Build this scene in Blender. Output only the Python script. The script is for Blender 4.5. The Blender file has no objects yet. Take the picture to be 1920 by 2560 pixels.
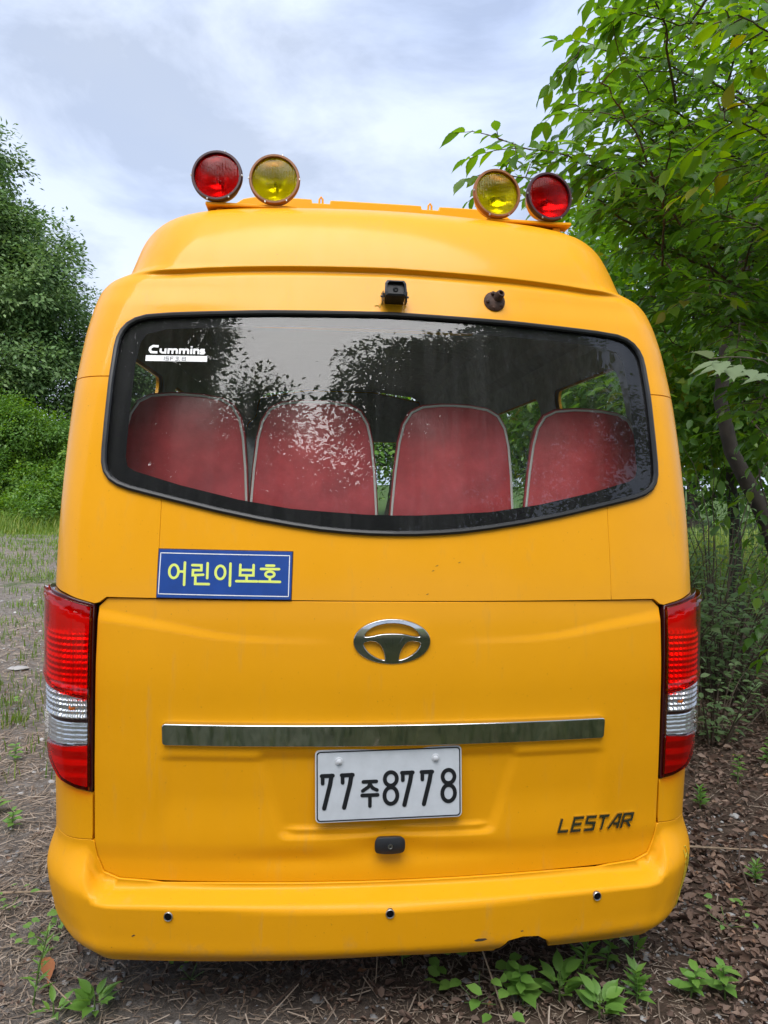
import bpy, math, random
import numpy as np
from mathutils import Vector, Matrix, Euler
from mathutils.geometry import delaunay_2d_cdt

PI = math.pi
SC = bpy.context.scene
COL = SC.collection

# ------------------------------------------------------------------ camera
cam = bpy.data.cameras.new('camera')
camo = bpy.data.objects.new('camera', cam)
COL.objects.link(camo)
cam.sensor_fit = 'VERTICAL'
cam.sensor_height = 34.6
cam.lens = 34.6 * 1700.0 / 2560.0
cam.clip_start = 0.05
cam.clip_end = 2000
CAM = np.array([-.23, -2.01, 1.62])
yaw, pitch, roll = map(math.radians, (5.59, 2.0, 1.11))
fw = np.array([math.sin(yaw)*math.cos(pitch), math.cos(yaw)*math.cos(pitch), -math.sin(pitch)])
r0 = np.array([math.cos(yaw), -math.sin(yaw), 0.])
u0 = np.cross(r0, fw)
cr = math.cos(roll)*r0 + math.sin(roll)*u0
cu = -math.sin(roll)*r0 + math.cos(roll)*u0
camo.matrix_world = Matrix(((cr[0], cu[0], -fw[0], CAM[0]), (cr[1], cu[1], -fw[1], CAM[1]),
                            (cr[2], cu[2], -fw[2], CAM[2]), (0, 0, 0, 1)))
SC.camera = camo

# ------------------------------------------------------------------ sky, sun, exposure
SUN_EL, SUN_AZ = math.radians(52), math.radians(-166)     # azimuth from +Y towards +X: high, behind the photographer's left shoulder
world = bpy.data.worlds.new('World')
SC.world = world
world.use_nodes = True
wn, wl = world.node_tree.nodes, world.node_tree.links
bg = wn['Background']
sky = wn.new('ShaderNodeTexSky')
sky.sky_type = 'NISHITA'
sky.sun_disc = False
sky.sun_elevation = SUN_EL
sky.sun_rotation = SUN_AZ
sky.air_density, sky.dust_density, sky.ozone_density = 1.0, 1.2, 1.5
tcw = wn.new('ShaderNodeTexCoord')
mapw = wn.new('ShaderNodeMapping')
mapw.inputs['Scale'].default_value = (1.0, 1.0, 2.2)
mapw.inputs['Location'].default_value = (3.1, 1.7, 0.4)
mapw.inputs['Rotation'].default_value = (0.25, 0.1, 0.6)
wl.new(tcw.outputs['Generated'], mapw.inputs[0])
n1 = wn.new('ShaderNodeTexNoise')
n1.inputs['Scale'].default_value = 3.4
n1.inputs['Detail'].default_value = 9
n1.inputs['Roughness'].default_value = .56
n1.inputs['Distortion'].default_value = .35
wl.new(mapw.outputs[0], n1.inputs['Vector'])
n2 = wn.new('ShaderNodeTexNoise')
n2.inputs['Scale'].default_value = 1.5
n2.inputs['Detail'].default_value = 5
wl.new(mapw.outputs[0], n2.inputs['Vector'])
cm = wn.new('ShaderNodeValToRGB')
cm.color_ramp.elements[0].position = .40
cm.color_ramp.elements[0].color = (.60, .60, .60, 1)
cm.color_ramp.elements[1].position = .60
wl.new(n1.outputs['Fac'], cm.inputs[0])
cc = wn.new('ShaderNodeValToRGB')
cc.color_ramp.elements[0].position = .34
cc.color_ramp.elements[0].color = (7.0, 8.3, 11.4, 1)
cc.color_ramp.elements[1].position = .64
cc.color_ramp.elements[1].color = (8.6, 9.5, 11.2, 1)
wl.new(n2.outputs['Fac'], cc.inputs[0])
mxw = wn.new('ShaderNodeMixRGB')
wl.new(cm.outputs[0], mxw.inputs[0])
wl.new(sky.outputs[0], mxw.inputs[1])
wl.new(cc.outputs[0], mxw.inputs[2])
wl.new(mxw.outputs[0], bg.inputs['Color'])
bg.inputs['Strength'].default_value = 0.068

sun = bpy.data.lights.new('sun', 'SUN')
sun.energy = 4.0
sun.angle = math.radians(60)
sun.color = (1.0, .975, .94)
suno = bpy.data.objects.new('sun', sun)
COL.objects.link(suno)
sd = Vector((math.sin(SUN_AZ)*math.cos(SUN_EL), math.cos(SUN_AZ)*math.cos(SUN_EL), math.sin(SUN_EL)))
suno.rotation_euler = sd.to_track_quat('Z', 'Y').to_euler()
suno.location = (0, 0, 30)

SC.view_settings.view_transform = 'Standard'
SC.view_settings.look = 'None'
SC.view_settings.exposure = 0.70
SC.view_settings.gamma = 1
SC.view_settings.use_curve_mapping = False
SC.render.engine = 'CYCLES'
SC.cycles.max_bounces = 10
SC.cycles.transparent_max_bounces = 16
SC.cycles.use_denoising = True

random.seed(7)
rng = np.random.default_rng(11)

# ------------------------------------------------------------------ helpers: objects
def tag(o, label=None, cat=None, group=None, kind=None):
    if label: o['label'] = label
    if cat: o['category'] = cat
    if group: o['group'] = group
    if kind: o['kind'] = kind
    return o

def empty(name, loc=(0, 0, 0), rz=0.0, parent=None):
    o = bpy.data.objects.new(name, None)
    o.empty_display_size = .1
    COL.objects.link(o)
    o.location = loc
    o.rotation_euler = (0, 0, rz)
    if parent: o.parent = parent
    return o

def mesh_obj(name, V, Fc, mats, parent=None, smooth=False, normals=None, midx=None, attr=None):
    me = bpy.data.meshes.new(name)
    V = np.asarray(V, float)
    if isinstance(Fc, np.ndarray):
        n, k = Fc.shape
        me.vertices.add(len(V)); me.vertices.foreach_set('co', V.ravel())
        me.loops.add(n*k); me.loops.foreach_set('vertex_index', Fc.astype(np.int32).ravel())
        me.polygons.add(n)
        me.polygons.foreach_set('loop_start', np.arange(n, dtype=np.int32)*k)
        me.update(calc_edges=True)
    else:
        me.from_pydata(V.tolist(), [], [list(map(int, f)) for f in Fc if len(set(map(int, f))) == len(f)])
        me.validate()
    for m in (mats if isinstance(mats, (list, tuple)) else [mats]):
        me.materials.append(m)
    if midx is not None:
        me.polygons.foreach_set('material_index', np.asarray(midx, np.int32))
    if smooth or normals is not None:
        me.polygons.foreach_set('use_smooth', np.ones(len(me.polygons), bool))
    me.update()
    if attr is not None:
        a = me.attributes.new('tint', 'FLOAT', 'POINT')
        a.data.foreach_set('value', np.asarray(attr, np.float32))
    if normals is not None:
        me.normals_split_custom_set_from_vertices([tuple(n) for n in normals])
    o = bpy.data.objects.new(name, me)
    COL.objects.link(o)
    if parent: o.parent = parent
    return o

class MB:
    """collects simple solids into one mesh"""
    def __init__(s): s.V, s.F = [], []
    def add(s, V, Fc):
        b = len(s.V)
        s.V += [tuple(map(float, v)) for v in V]
        s.F += [[b+int(i) for i in f] for f in Fc]
    def box(s, c, d, R=None, bev=0.0):
        c = np.array(c, float); h = np.array(d, float)/2
        b = min(bev, h.min()*.9)
        if b <= 0:
            V = np.array([[x, y, z] for x in (-1, 1) for y in (-1, 1) for z in (-1, 1)])*h
            Fc = [(0, 1, 3, 2), (4, 6, 7, 5), (0, 4, 5, 1), (2, 3, 7, 6), (0, 2, 6, 4), (1, 5, 7, 3)]
        else:
            V, idx = [], {}
            for x in (-1, 1):
                for y in (-1, 1):
                    for z in (-1, 1):
                        for a in range(3):
                            p = np.array([x, y, z])*(h-b)
                            p[a] = (x, y, z)[a]*h[a]
                            idx[(x, y, z, a)] = len(V); V.append(p)
            V = np.array(V); Fc = []
            def q(a, sg):
                o1, o2 = [k for k in range(3) if k != a]
                out = []
                for s1, s2 in ((-1, -1), (1, -1), (1, 1), (-1, 1)):
                    k = [0, 0, 0]; k[a] = sg; k[o1] = s1; k[o2] = s2
                    out.append(idx[(*k, a)])
                return out
            for a in range(3):
                for sg in (-1, 1): Fc.append(q(a, sg))
            for a in range(3):
                o1, o2 = [k for k in range(3) if k != a]
                for s1 in (-1, 1):
                    for s2 in (-1, 1):
                        k0 = [0, 0, 0]; k0[o1] = s1; k0[o2] = s2
                        k1 = list(k0); k0[a] = -1; k1[a] = 1
                        Fc.append([idx[(*k0, o1)], idx[(*k1, o1)], idx[(*k1, o2)], idx[(*k0, o2)]])
            for x in (-1, 1):
                for y in (-1, 1):
                    for z in (-1, 1): Fc.append([idx[(x, y, z, a)] for a in range(3)])
        if R is not None: V = V @ np.array(R).T
        s.add(V+c, Fc); return s
    def tube(s, pts, rad, n=8, caps=True):
        pts = np.asarray(pts, float)
        rad = np.broadcast_to(np.asarray(rad, float), (len(pts),))
        t = np.gradient(pts, axis=0); t /= np.linalg.norm(t, axis=1)[:, None]+1e-12
        ref = np.array([0, 0, 1.]) if abs(t[0, 2]) < .9 else np.array([1., 0, 0])
        V = []
        u = np.cross(t[0], ref); u /= np.linalg.norm(u)
        for i in range(len(pts)):
            u = u - t[i]*(u@t[i]); u /= np.linalg.norm(u)+1e-12
            w = np.cross(t[i], u)
            for k in range(n):
                a = 2*PI*k/n
                V.append(pts[i]+rad[i]*(math.cos(a)*u+math.sin(a)*w))
        Fc = [(i*n+k, i*n+(k+1) % n, (i+1)*n+(k+1) % n, (i+1)*n+k) for i in range(len(pts)-1) for k in range(n)]
        if caps:
            Fc.append(list(range(n))[::-1]); Fc.append([(len(pts)-1)*n+k for k in range(n)])
        s.add(V, Fc); return s
    def lathe(s, prof, c, axis, n=24, up=(0, 0, 1), closed=False):
        """prof: (along axis, radius)"""
        ax = np.array(axis, float); ax /= np.linalg.norm(ax)
        u = np.cross(ax, np.array(up, float)); u /= np.linalg.norm(u)
        w = np.cross(u, ax); c = np.array(c, float); V = []
        for a, r in prof:
            for k in range(n):
                t = 2*PI*k/n
                V.append(c+ax*a+r*(math.cos(t)*u+math.sin(t)*w))
        m = len(prof)
        Fc = [(i*n+k, (i+1)*n+k, (i+1)*n+(k+1) % n, i*n+(k+1) % n) for i in range(m-1) for k in range(n)]
        if prof[0][1] > 1e-4 and closed: Fc.append([k for k in range(n)])
        if prof[-1][1] > 1e-4 and closed: Fc.append([(m-1)*n+k for k in range(n)][::-1])
        s.add(V, Fc); return s
    def build(s, name, mat, parent=None, smooth=False, fix=True):
        o = mesh_obj(name, s.V, s.F, mat, parent)
        if fix:
            import bmesh
            bm = bmesh.new(); bm.from_mesh(o.data)
            bmesh.ops.recalc_face_normals(bm, faces=bm.faces)
            bm.to_mesh(o.data); bm.free()
        if smooth:
            o.data.polygons.foreach_set('use_smooth', np.ones(len(o.data.polygons), bool))
            try: o.data.set_sharp_from_angle(angle=math.radians(42))
            except Exception: pass
        return o

# ------------------------------------------------------------------ helpers: materials
def mat(name):
    m = bpy.data.materials.new(name); m.use_nodes = True
    nt = m.node_tree
    return m, nt.nodes, nt.links, nt.nodes['Principled BSDF']

def noise(N, L, scale, detail=4, rough=.55, vec=None, dim='3D'):
    n = N.new('ShaderNodeTexNoise')
    n.inputs['Scale'].default_value = scale
    n.inputs['Detail'].default_value = detail
    n.inputs['Roughness'].default_value = rough
    if vec is not None: L.new(vec, n.inputs['Vector'])
    return n

def ramp(N, L, src, stops):
    r = N.new('ShaderNodeValToRGB')
    e = r.color_ramp.elements
    while len(e) < len(stops): e.new(.5)
    for k, (p, c) in enumerate(stops):
        e[k].position = p
        e[k].color = (c, c, c, 1) if isinstance(c, (int, float)) else (*c[:3], 1)
    L.new(src, r.inputs[0])
    return r

def bump(N, L, src, bsdf, strength, dist=.002):
    b = N.new('ShaderNodeBump')
    b.inputs['Strength'].default_value = strength
    b.inputs['Distance'].default_value = dist
    L.new(src, b.inputs['Height'])
    L.new(b.outputs[0], bsdf.inputs['Normal'])
    return b

def simple(name, col, rough=.5, metal=0., spec=.5, coat=0., nscale=0, namt=.0, bscale=0, bamt=0):
    m, N, L, B = mat(name)
    B.inputs['Base Color'].default_value = (*col, 1)
    B.inputs['Roughness'].default_value = rough
    B.inputs['Metallic'].default_value = metal
    B.inputs['Specular IOR Level'].default_value = spec
    B.inputs['Coat Weight'].default_value = coat
    B.inputs['Coat Roughness'].default_value = .06
    tc = N.new('ShaderNodeTexCoord')
    if nscale:
        n = noise(N, L, nscale, 6, .6, tc.outputs['Object'])
        a = [c*(1-namt) for c in col]; b = [min(1, c*(1+namt)) for c in col]
        L.new(ramp(N, L, n.outputs['Fac'], [(.3, a), (.7, b)]).outputs[0], B.inputs['Base Color'])
    if bscale:
        n = noise(N, L, bscale, 3, .5, tc.outputs['Object'])
        bump(N, L, n.outputs['Fac'], B, bamt)
    return m

def paint(name, rough, coat, grime, peel):
    m, N, L, B = mat(name)
    tc = N.new('ShaderNodeTexCoord')
    big = noise(N, L, 2.2, 5, .6, tc.outputs['Object'])
    base = ramp(N, L, big.outputs['Fac'], [(.25, (.75, .322, .0025)), (.75, (.80, .350, .0035))])
    # dust and fine dirt specks
    mp = N.new('ShaderNodeMapping'); mp.inputs['Scale'].default_value = (9, 9, 1.2)
    L.new(tc.outputs['Object'], mp.inputs[0])
    strk = noise(N, L, 2.5, 8, .7, mp.outputs[0])
    rs = ramp(N, L, strk.outputs['Fac'], [(.58, 0.), (.85, grime)])
    mx = N.new('ShaderNodeMixRGB'); L.new(rs.outputs[0], mx.inputs[0]); L.new(base.outputs[0], mx.inputs[1])
    mx.inputs[2].default_value = (.42, .27, .10, 1)
    sp = noise(N, L, 160, 2, .5, tc.outputs['Object'])
    rp = ramp(N, L, sp.outputs['Fac'], [(.735, 0.), (.77, .55)])
    m2 = N.new('ShaderNodeMixRGB'); L.new(rp.outputs[0], m2.inputs[0]); L.new(mx.outputs[0], m2.inputs[1])
    m2.inputs[2].default_value = (.16, .075, .012, 1)
    # road dust caked low on the body
    sz = N.new('ShaderNodeSeparateXYZ'); L.new(tc.outputs['Object'], sz.inputs[0])
    du = noise(N, L, 6, 8, .7, tc.outputs['Object'])
    hh = N.new('ShaderNodeMath'); hh.operation = 'MULTIPLY_ADD'; hh.inputs[1].default_value = .45; L.new(du.outputs['Fac'], hh.inputs[0])
    ng = N.new('ShaderNodeMath'); ng.operation = 'MULTIPLY'; ng.inputs[1].default_value = -1; L.new(sz.outputs['Z'], ng.inputs[0]); L.new(ng.outputs[0], hh.inputs[2])
    rd = ramp(N, L, hh.outputs[0], [(0.0, 0.), (.10, .42)])
    mpd = N.new('ShaderNodeMath'); mpd.operation = 'ADD'; mpd.inputs[1].default_value = .05; L.new(hh.outputs[0], mpd.inputs[0]); L.new(mpd.outputs[0], rd.inputs[0])
    m3 = N.new('ShaderNodeMixRGB'); L.new(rd.outputs[0], m3.inputs[0]); L.new(m2.outputs[0], m3.inputs[1]); m3.inputs[2].default_value = (.33, .22, .11, 1)
    L.new(m3.outputs[0], B.inputs['Base Color'])
    rr = ramp(N, L, strk.outputs['Fac'], [(.35, rough*.9), (.75, rough*1.3)])
    L.new(rr.outputs[0], B.inputs['Roughness'])
    B.inputs['Coat Weight'].default_value = coat
    B.inputs['Specular IOR Level'].default_value = .2
    cr_ = ramp(N, L, big.outputs['Fac'], [(.3, .11), (.75, .19)])
    L.new(cr_.outputs[0], B.inputs['Coat Roughness'])
    pe = noise(N, L, 55, 2, .5, tc.outputs['Object'])
    b = N.new('ShaderNodeBump'); b.inputs['Strength'].default_value = peel; b.inputs['Distance'].default_value = .0012
    L.new(pe.outputs['Fac'], b.inputs['Height'])
    L.new(b.outputs[0], B.inputs['Normal']); L.new(b.outputs[0], B.inputs['Coat Normal'])
    return m

M = {}
M['paint'] = paint('yellow_paint', .42, .30, .32, .10)
M['gate_paint'] = paint('yellow_gate_paint', .44, .25, .36, .12)
M['bumper'] = paint('yellow_bumper_plastic', .5, .10, .45, .16)
M['lining'] = simple('interior_lining', (.30, .31, .32), .8, nscale=20, namt=.2)
M['dark'] = simple('dark_parts_and_shade', (.012, .012, .013), .9)  # dark parts, and the sheet that paints shade into the seams
M['rubber'] = simple('black_rubber', (.012, .013, .015), .42, spec=.5, nscale=30, namt=.3)
M['frit'] = simple('black_glass_band', (.004, .004, .005), .6, spec=.1)
M['plastic'] = simple('black_plastic', (.016, .017, .02), .45, nscale=60, namt=.25, bscale=300, bamt=.15)
M['chrome'] = simple('chrome', (.72, .73, .74), .06, 1.0, bscale=9, bamt=.006)
M['emblem_chrome'] = simple('emblem_chrome', (.58, .585, .59), .10, 1.0, bscale=30, bamt=.02)
M['darkchrome'] = simple('dark_chrome', (.45, .45, .45), .16, 1.0)
M['bolt'] = simple('bolt_cap', (.58, .60, .63), .35)
M['steel'] = simple('dull_steel', (.45, .45, .44), .35, 1.0, nscale=40, namt=.2)
M['white'] = simple('white_print', (.82, .82, .82), .4)
M['greyprint'] = simple('grey_print', (.16, .16, .17), .4)
M['black_print'] = simple('black_print', (.012, .013, .016), .35)
M['plate_white'] = simple('plate_white', (.55, .58, .62), .32, spec=.5, nscale=25, namt=.06)
M['sign_blue'] = simple('sign_blue', (.004, .050, .27), .45, coat=.1, nscale=18, namt=.12)
M['sign_yellow'] = simple('sign_yellow', (.72, .80, .16), .4)
M['rust'] = simple('rusted_bracket', (.055, .026, .018), .75, nscale=60, namt=.7, bscale=120, bamt=.6)
M['seat'] = simple('red_vinyl', (.42, .060, .064), .36, spec=.5, coat=.15, nscale=9, namt=.25, bscale=240, bamt=.25)
M['piping'] = simple('pale_piping', (.55, .57, .52), .5)
M['tyre'] = simple('tyre_rubber', (.02, .02, .021), .8, nscale=30, namt=.3)
M['chip'] = simple('paint_chip', (.05, .035, .02), .8)
M['tape'] = simple('torn_tape', (.52, .40, .03), .6, nscale=90, namt=.35)
M['lampyellow'] = simple('lamp_housing_yellow', (.62, .28, .02), .45, coat=.2, nscale=30, namt=.2)
M['lampbrown'] = simple('lamp_housing_brown_shaded', (.24, .085, .02), .5, nscale=30, namt=.3)  # brown rims; on the left shell the backlit shade is in this colour
M['lamppurple'] = simple('lamp_housing_dark', (.045, .012, .018), .45, nscale=30, namt=.3)  # dark purple, with the left lamp's backlit shade put into the colour
M['amber'] = simple('amber_lens', (.75, .14, .01), .2, coat=.5)
M['lamp_frame'] = simple('lamp_frame_plastic', (.035, .004, .007), .15, coat=.8)
M['concrete'] = simple('concrete', (.20, .185, .17), .9, nscale=25, namt=.3, bscale=60, bamt=.8)

def glass(name, tint, dirt=0.0, rough=0.0, refl=1.0, ior=1.5):
    m, N, L, B = mat(name)
    N.remove(B)
    out = [n for n in N if n.type == 'OUTPUT_MATERIAL'][0]
    tr = N.new('ShaderNodeBsdfTransparent'); tr.inputs[0].default_value = (*tint, 1)
    gl = N.new('ShaderNodeBsdfGlossy'); gl.inputs['Roughness'].default_value = rough
    gl.inputs[0].default_value = (refl, refl, refl, 1)
    fr = N.new('ShaderNodeFresnel')
    ge = N.new('ShaderNodeNewGeometry')          # a thin pane mirrors alike from both sides
    io = N.new('ShaderNodeMapRange'); io.inputs['To Min'].default_value = ior; io.inputs['To Max'].default_value = 1/ior
    L.new(ge.outputs['Backfacing'], io.inputs['Value']); L.new(io.outputs[0], fr.inputs['IOR'])
    tc = N.new('ShaderNodeTexCoord')
    w = noise(N, L, 3.0, 1, .5, tc.outputs['Object'])
    b = N.new('ShaderNodeBump'); b.inputs['Strength'].default_value = .05; b.inputs['Distance'].default_value = .004
    L.new(w.outputs['Fac'], b.inputs['Height']); L.new(b.outputs[0], gl.inputs['Normal'])
    mx = N.new('ShaderNodeMixShader')
    L.new(fr.outputs[0], mx.inputs[0]); L.new(tr.outputs[0], mx.inputs[1]); L.new(gl.outputs[0], mx.inputs[2])
    last = mx
    if dirt:
        df = N.new('ShaderNodeBsdfDiffuse'); df.inputs[0].default_value = (.55, .55, .54, 1)
        mp = N.new('ShaderNodeMapping'); mp.inputs['Scale'].default_value = (14, 1, 1.1)
        L.new(tc.outputs['Object'], mp.inputs[0])
        s = noise(N, L, 1.6, 7, .7, mp.outputs[0])
        f1 = ramp(N, L, s.outputs['Fac'], [(.45, dirt*.18), (.78, dirt)])
        k = noise(N, L, 42, 6, .75, tc.outputs['Object'])
        msk = noise(N, L, 6, 2, .5, tc.outputs['Object'])
        f2 = ramp(N, L, k.outputs['Fac'], [(.70, 0.), (.74, .55)])
        f3 = ramp(N, L, msk.outputs['Fac'], [(.50, 0.), (.62, 1.)])
        mu = N.new('ShaderNodeMath'); mu.operation = 'MULTIPLY'
        L.new(f2.outputs[0], mu.inputs[0]); L.new(f3.outputs[0], mu.inputs[1])
        ad = N.new('ShaderNodeMath'); ad.operation = 'ADD'; ad.use_clamp = True
        L.new(f1.outputs[0], ad.inputs[0]); L.new(mu.outputs[0], ad.inputs[1])
        m2 = N.new('ShaderNodeMixShader')
        L.new(ad.outputs[0], m2.inputs[0]); L.new(last.outputs[0], m2.inputs[1]); L.new(df.outputs[0], m2.inputs[2])
        last = m2
    L.new(last.outputs[0], out.inputs['Surface'])
    return m
M['rear_glass'] = glass('rear_glass', (.96, .97, .97), .035, ior=1.5)
M['side_glass'] = glass('side_glass', (.90, .96, .93))
M['clear_glass'] = glass('clear_lens', (.92, .93, .94))
M['red_lens'] = glass('red_lens', (.94, .07, .045))
M['deep_red_lens'] = glass('deep_red_lens', (.17, .010, .016))

def reflector(name, col, rough, metal=.8):
    return simple(name, col, rough, metal)
M['refl_red'] = reflector('red_reflector', (.92, .09, .05), .20, .55)
M['refl_deep'] = reflector('deep_red_reflector', (.5, .03, .03), .3, .4)
M['refl_clear'] = reflector('silver_reflector', (.70, .71, .72), .18, .75)
def lampglass(name, col):
    m, N, L, B = mat(name)
    B.inputs['Base Color'].default_value = (*col, 1)
    B.inputs['Transmission Weight'].default_value = 1.0
    B.inputs['Roughness'].default_value = .03
    B.inputs['IOR'].default_value = 1.25
    tc = N.new('ShaderNodeTexCoord')
    w = N.new('ShaderNodeTexWave'); w.bands_direction = 'X'; w.inputs['Scale'].default_value = 34
    w.inputs['Distortion'].default_value = .4
    L.new(tc.outputs['Object'], w.inputs[0])
    bump(N, L, w.outputs['Fac'], B, .22, .003)
    return m
M['lens_red'] = lampglass('red_lamp_glass', (.98, .05, .05))
M['lens_yellow'] = lampglass('yellow_lamp_glass', (.97, .86, .03))
M['mirror'] = simple('lamp_mirror', (.84, .84, .82), .16, .62)

def leafmat(name, stops, trans=.35, rough=.42, spec=.4):
    m, N, L, B = mat(name)
    out = [n for n in N if n.type == 'OUTPUT_MATERIAL'][0]
    at = N.new('ShaderNodeAttribute'); at.attribute_name = 'tint'
    r = ramp(N, L, at.outputs['Fac'], stops)
    L.new(r.outputs[0], B.inputs['Base Color'])
    B.inputs['Roughness'].default_value = rough
    B.inputs['Specular IOR Level'].default_value = spec
    tl = N.new('ShaderNodeBsdfTranslucent')
    hs = N.new('ShaderNodeHueSaturation'); hs.inputs['Hue'].default_value = .485; hs.inputs['Saturation'].default_value = 1.15
    hs.inputs['Value'].default_value = 1.9
    L.new(r.outputs[0], hs.inputs['Color']); L.new(hs.outputs[0], tl.inputs[0])
    mx = N.new('ShaderNodeMixShader'); mx.inputs[0].default_value = trans
    L.new(B.outputs[0], mx.inputs[1]); L.new(tl.outputs[0], mx.inputs[2])
    L.new(mx.outputs[0], out.inputs['Surface'])
    return m
M['leaf_near'] = leafmat('canopy_leaf', [(0, (.050, .120, .022)), (.55, (.090, .19, .028)), (.85, (.15, .25, .03)), (1, (.22, .21, .025))], .46, .36)
M['leaf_oak'] = leafmat('dark_tree_leaf', [(0, (.050, .105, .034)), (.5, (.09, .165, .052)), (1, (.15, .225, .075))], .25, .5)
M['leaf_bush'] = leafmat('bright_bush_leaf', [(0, (.045, .11, .018)), (.6, (.085, .18, .025)), (1, (.16, .26, .035))], .35, .5)
M['leaf_shrub'] = leafmat('shrub_leaf', [(0, (.085, .15, .06)), (.6, (.15, .235, .095)), (1, (.22, .30, .14))], .35, .5)
M['leaf_pale'] = leafmat('pale_leaf', [(0, (.13, .19, .10)), (1, (.22, .28, .16))], .25, .55)
M['leaf_weed'] = leafmat('weed_leaf', [(0, (.085, .19, .035)), (.6, (.15, .30, .055)), (1, (.25, .36, .09))], .3, .42)
M['grass'] = leafmat('grass_blade', [(0, (.07, .13, .02)), (.6, (.13, .21, .03)), (1, (.26, .27, .07))], .35, .6)
M['meadow'] = leafmat('meadow_blade', [(0, (.028, .048, .018)), (.6, (.07, .10, .040)), (1, (.17, .17, .09))], .3, .6)
M['litter'] = leafmat('dead_leaf', [(0, (.075, .046, .034)), (.5, (.165, .110, .084)), (.85, (.28, .200, .155)), (1, (.31, .155, .075))], .1, .7, .25)
M['straw'] = leafmat('straw', [(0, (.095, .068, .050)), (.5, (.25, .195, .15)), (.85, (.40, .33, .265)), (1, (.26, .13, .06))], .05, .75, .25)
M['pebble'] = leafmat('pebble', [(0, (.10, .095, .09)), (.6, (.24, .235, .235)), (1, (.42, .41, .40))], 0.0, .8, .3)
M['bark'] = simple('bark', (.038, .030, .023), .9, nscale=8, namt=.5, bscale=25, bamt=.8)
M['twig'] = simple('twig_bark', (.085, .065, .045), .85, nscale=30, namt=.4)
M['stem'] = simple('green_stem', (.10, .17, .04), .6, nscale=30, namt=.2)
M['fence'] = simple('green_fence', (.035, .14, .05), .5, nscale=12, namt=.2)
# ------------------------------------------------------------------ minibus body surface
# height, centre depth, half width, bow depth, corner width, corner depth
PROF = np.array([
(0.19,0.02,1.00,.10,.24,.30),(0.215,0.0,1.03,.10,.24,.30),(0.25,-.005,1.045,.10,.22,.29),(0.30,-.008,1.05,.10,.20,.27),(0.36,-.008,1.05,.095,.17,.24),(0.43,-.008,1.05,.09,.15,.22),
(0.60,-.006,1.05,.09,.13,.20),(0.80,-.010,1.05,.09,.12,.20),(1.00,-.010,1.05,.09,.12,.20),(1.20,.002,1.055,.09,.12,.20),(1.30,.014,1.058,.09,.12,.20),(1.50,.05,1.06,.09,.12,.20),
(1.70,.092,1.058,.09,.13,.20),(1.90,.14,1.052,.09,.14,.20),(2.10,.192,1.042,.10,.16,.21),(2.20,.222,1.03,.10,.18,.22),(2.27,.244,1.02,.11,.20,.23),(2.31,.257,1.0,.11,.22,.24),(2.35,.268,.935,.11,.24,.25),
(2.40,.286,.922,.11,.26,.26),(2.50,.335,.908,.12,.28,.28),(2.56,.38,.885,.12,.30,.29),(2.60,.44,.83,.12,.30,.30),(2.63,.51,.69,.12,.30,.30),(2.655,.59,.42,.12,.28,.30),(2.67,.70,.19,.12,.15,.30)])
def pchip(X, Y, x):
    h = np.diff(X); d = np.diff(Y)/h; m = np.zeros_like(Y)
    for i in range(1, len(X)-1):
        if d[i-1]*d[i] > 0:
            w1 = 2*h[i]+h[i-1]; w2 = h[i]+2*h[i-1]
            m[i] = (w1+w2)/(w1/d[i-1]+w2/d[i])
    m[0] = d[0]; m[-1] = d[-1]
    x = np.clip(x, X[0], X[-1])
    i = np.clip(np.searchsorted(X, x, side='right')-1, 0, len(X)-2)
    t = (x-X[i])/h[i]
    return (1+2*t)*(1-t)**2*Y[i]+t*(1-t)**2*h[i]*m[i]+t*t*(3-2*t)*Y[i+1]+t*t*(t-1)*h[i]*m[i+1]
_ZT = np.linspace(PROF[0, 0], PROF[-1, 0], 2500)
_PT = [pchip(PROF[:, 0], PROF[:, k], _ZT) for k in range(1, 6)]
def prm(z): return [np.interp(z, _ZT, p) for p in _PT]
def S(s, z, off=0.0):
    """point on the body: signed girth s, height z, distance off outwards"""
    s = np.asarray(s, float); z = np.asarray(z, float)
    yc, w, b, rx, ry = prm(z)
    a = np.abs(s); sg = np.where(s < 0, -1., 1.)
    flat = w-rx; q = (rx+ry)*.79
    ph = np.clip((a-flat)/q, 0, 1)*PI/2
    x = np.where(a <= flat, a, flat+rx*np.sin(ph))
    y = yc+b*(np.minimum(x, w)/w)**2+ry*(1-np.cos(ph))+np.maximum(a-flat-q, 0)
    return np.stack([sg*(x+off*np.sin(ph)), y-off*np.cos(ph), z], -1)
def sm(a, b, x):
    t = np.clip((np.asarray(x, float)-a)/(b-a), 0, 1)
    return t*t*(3-2*t)

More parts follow.
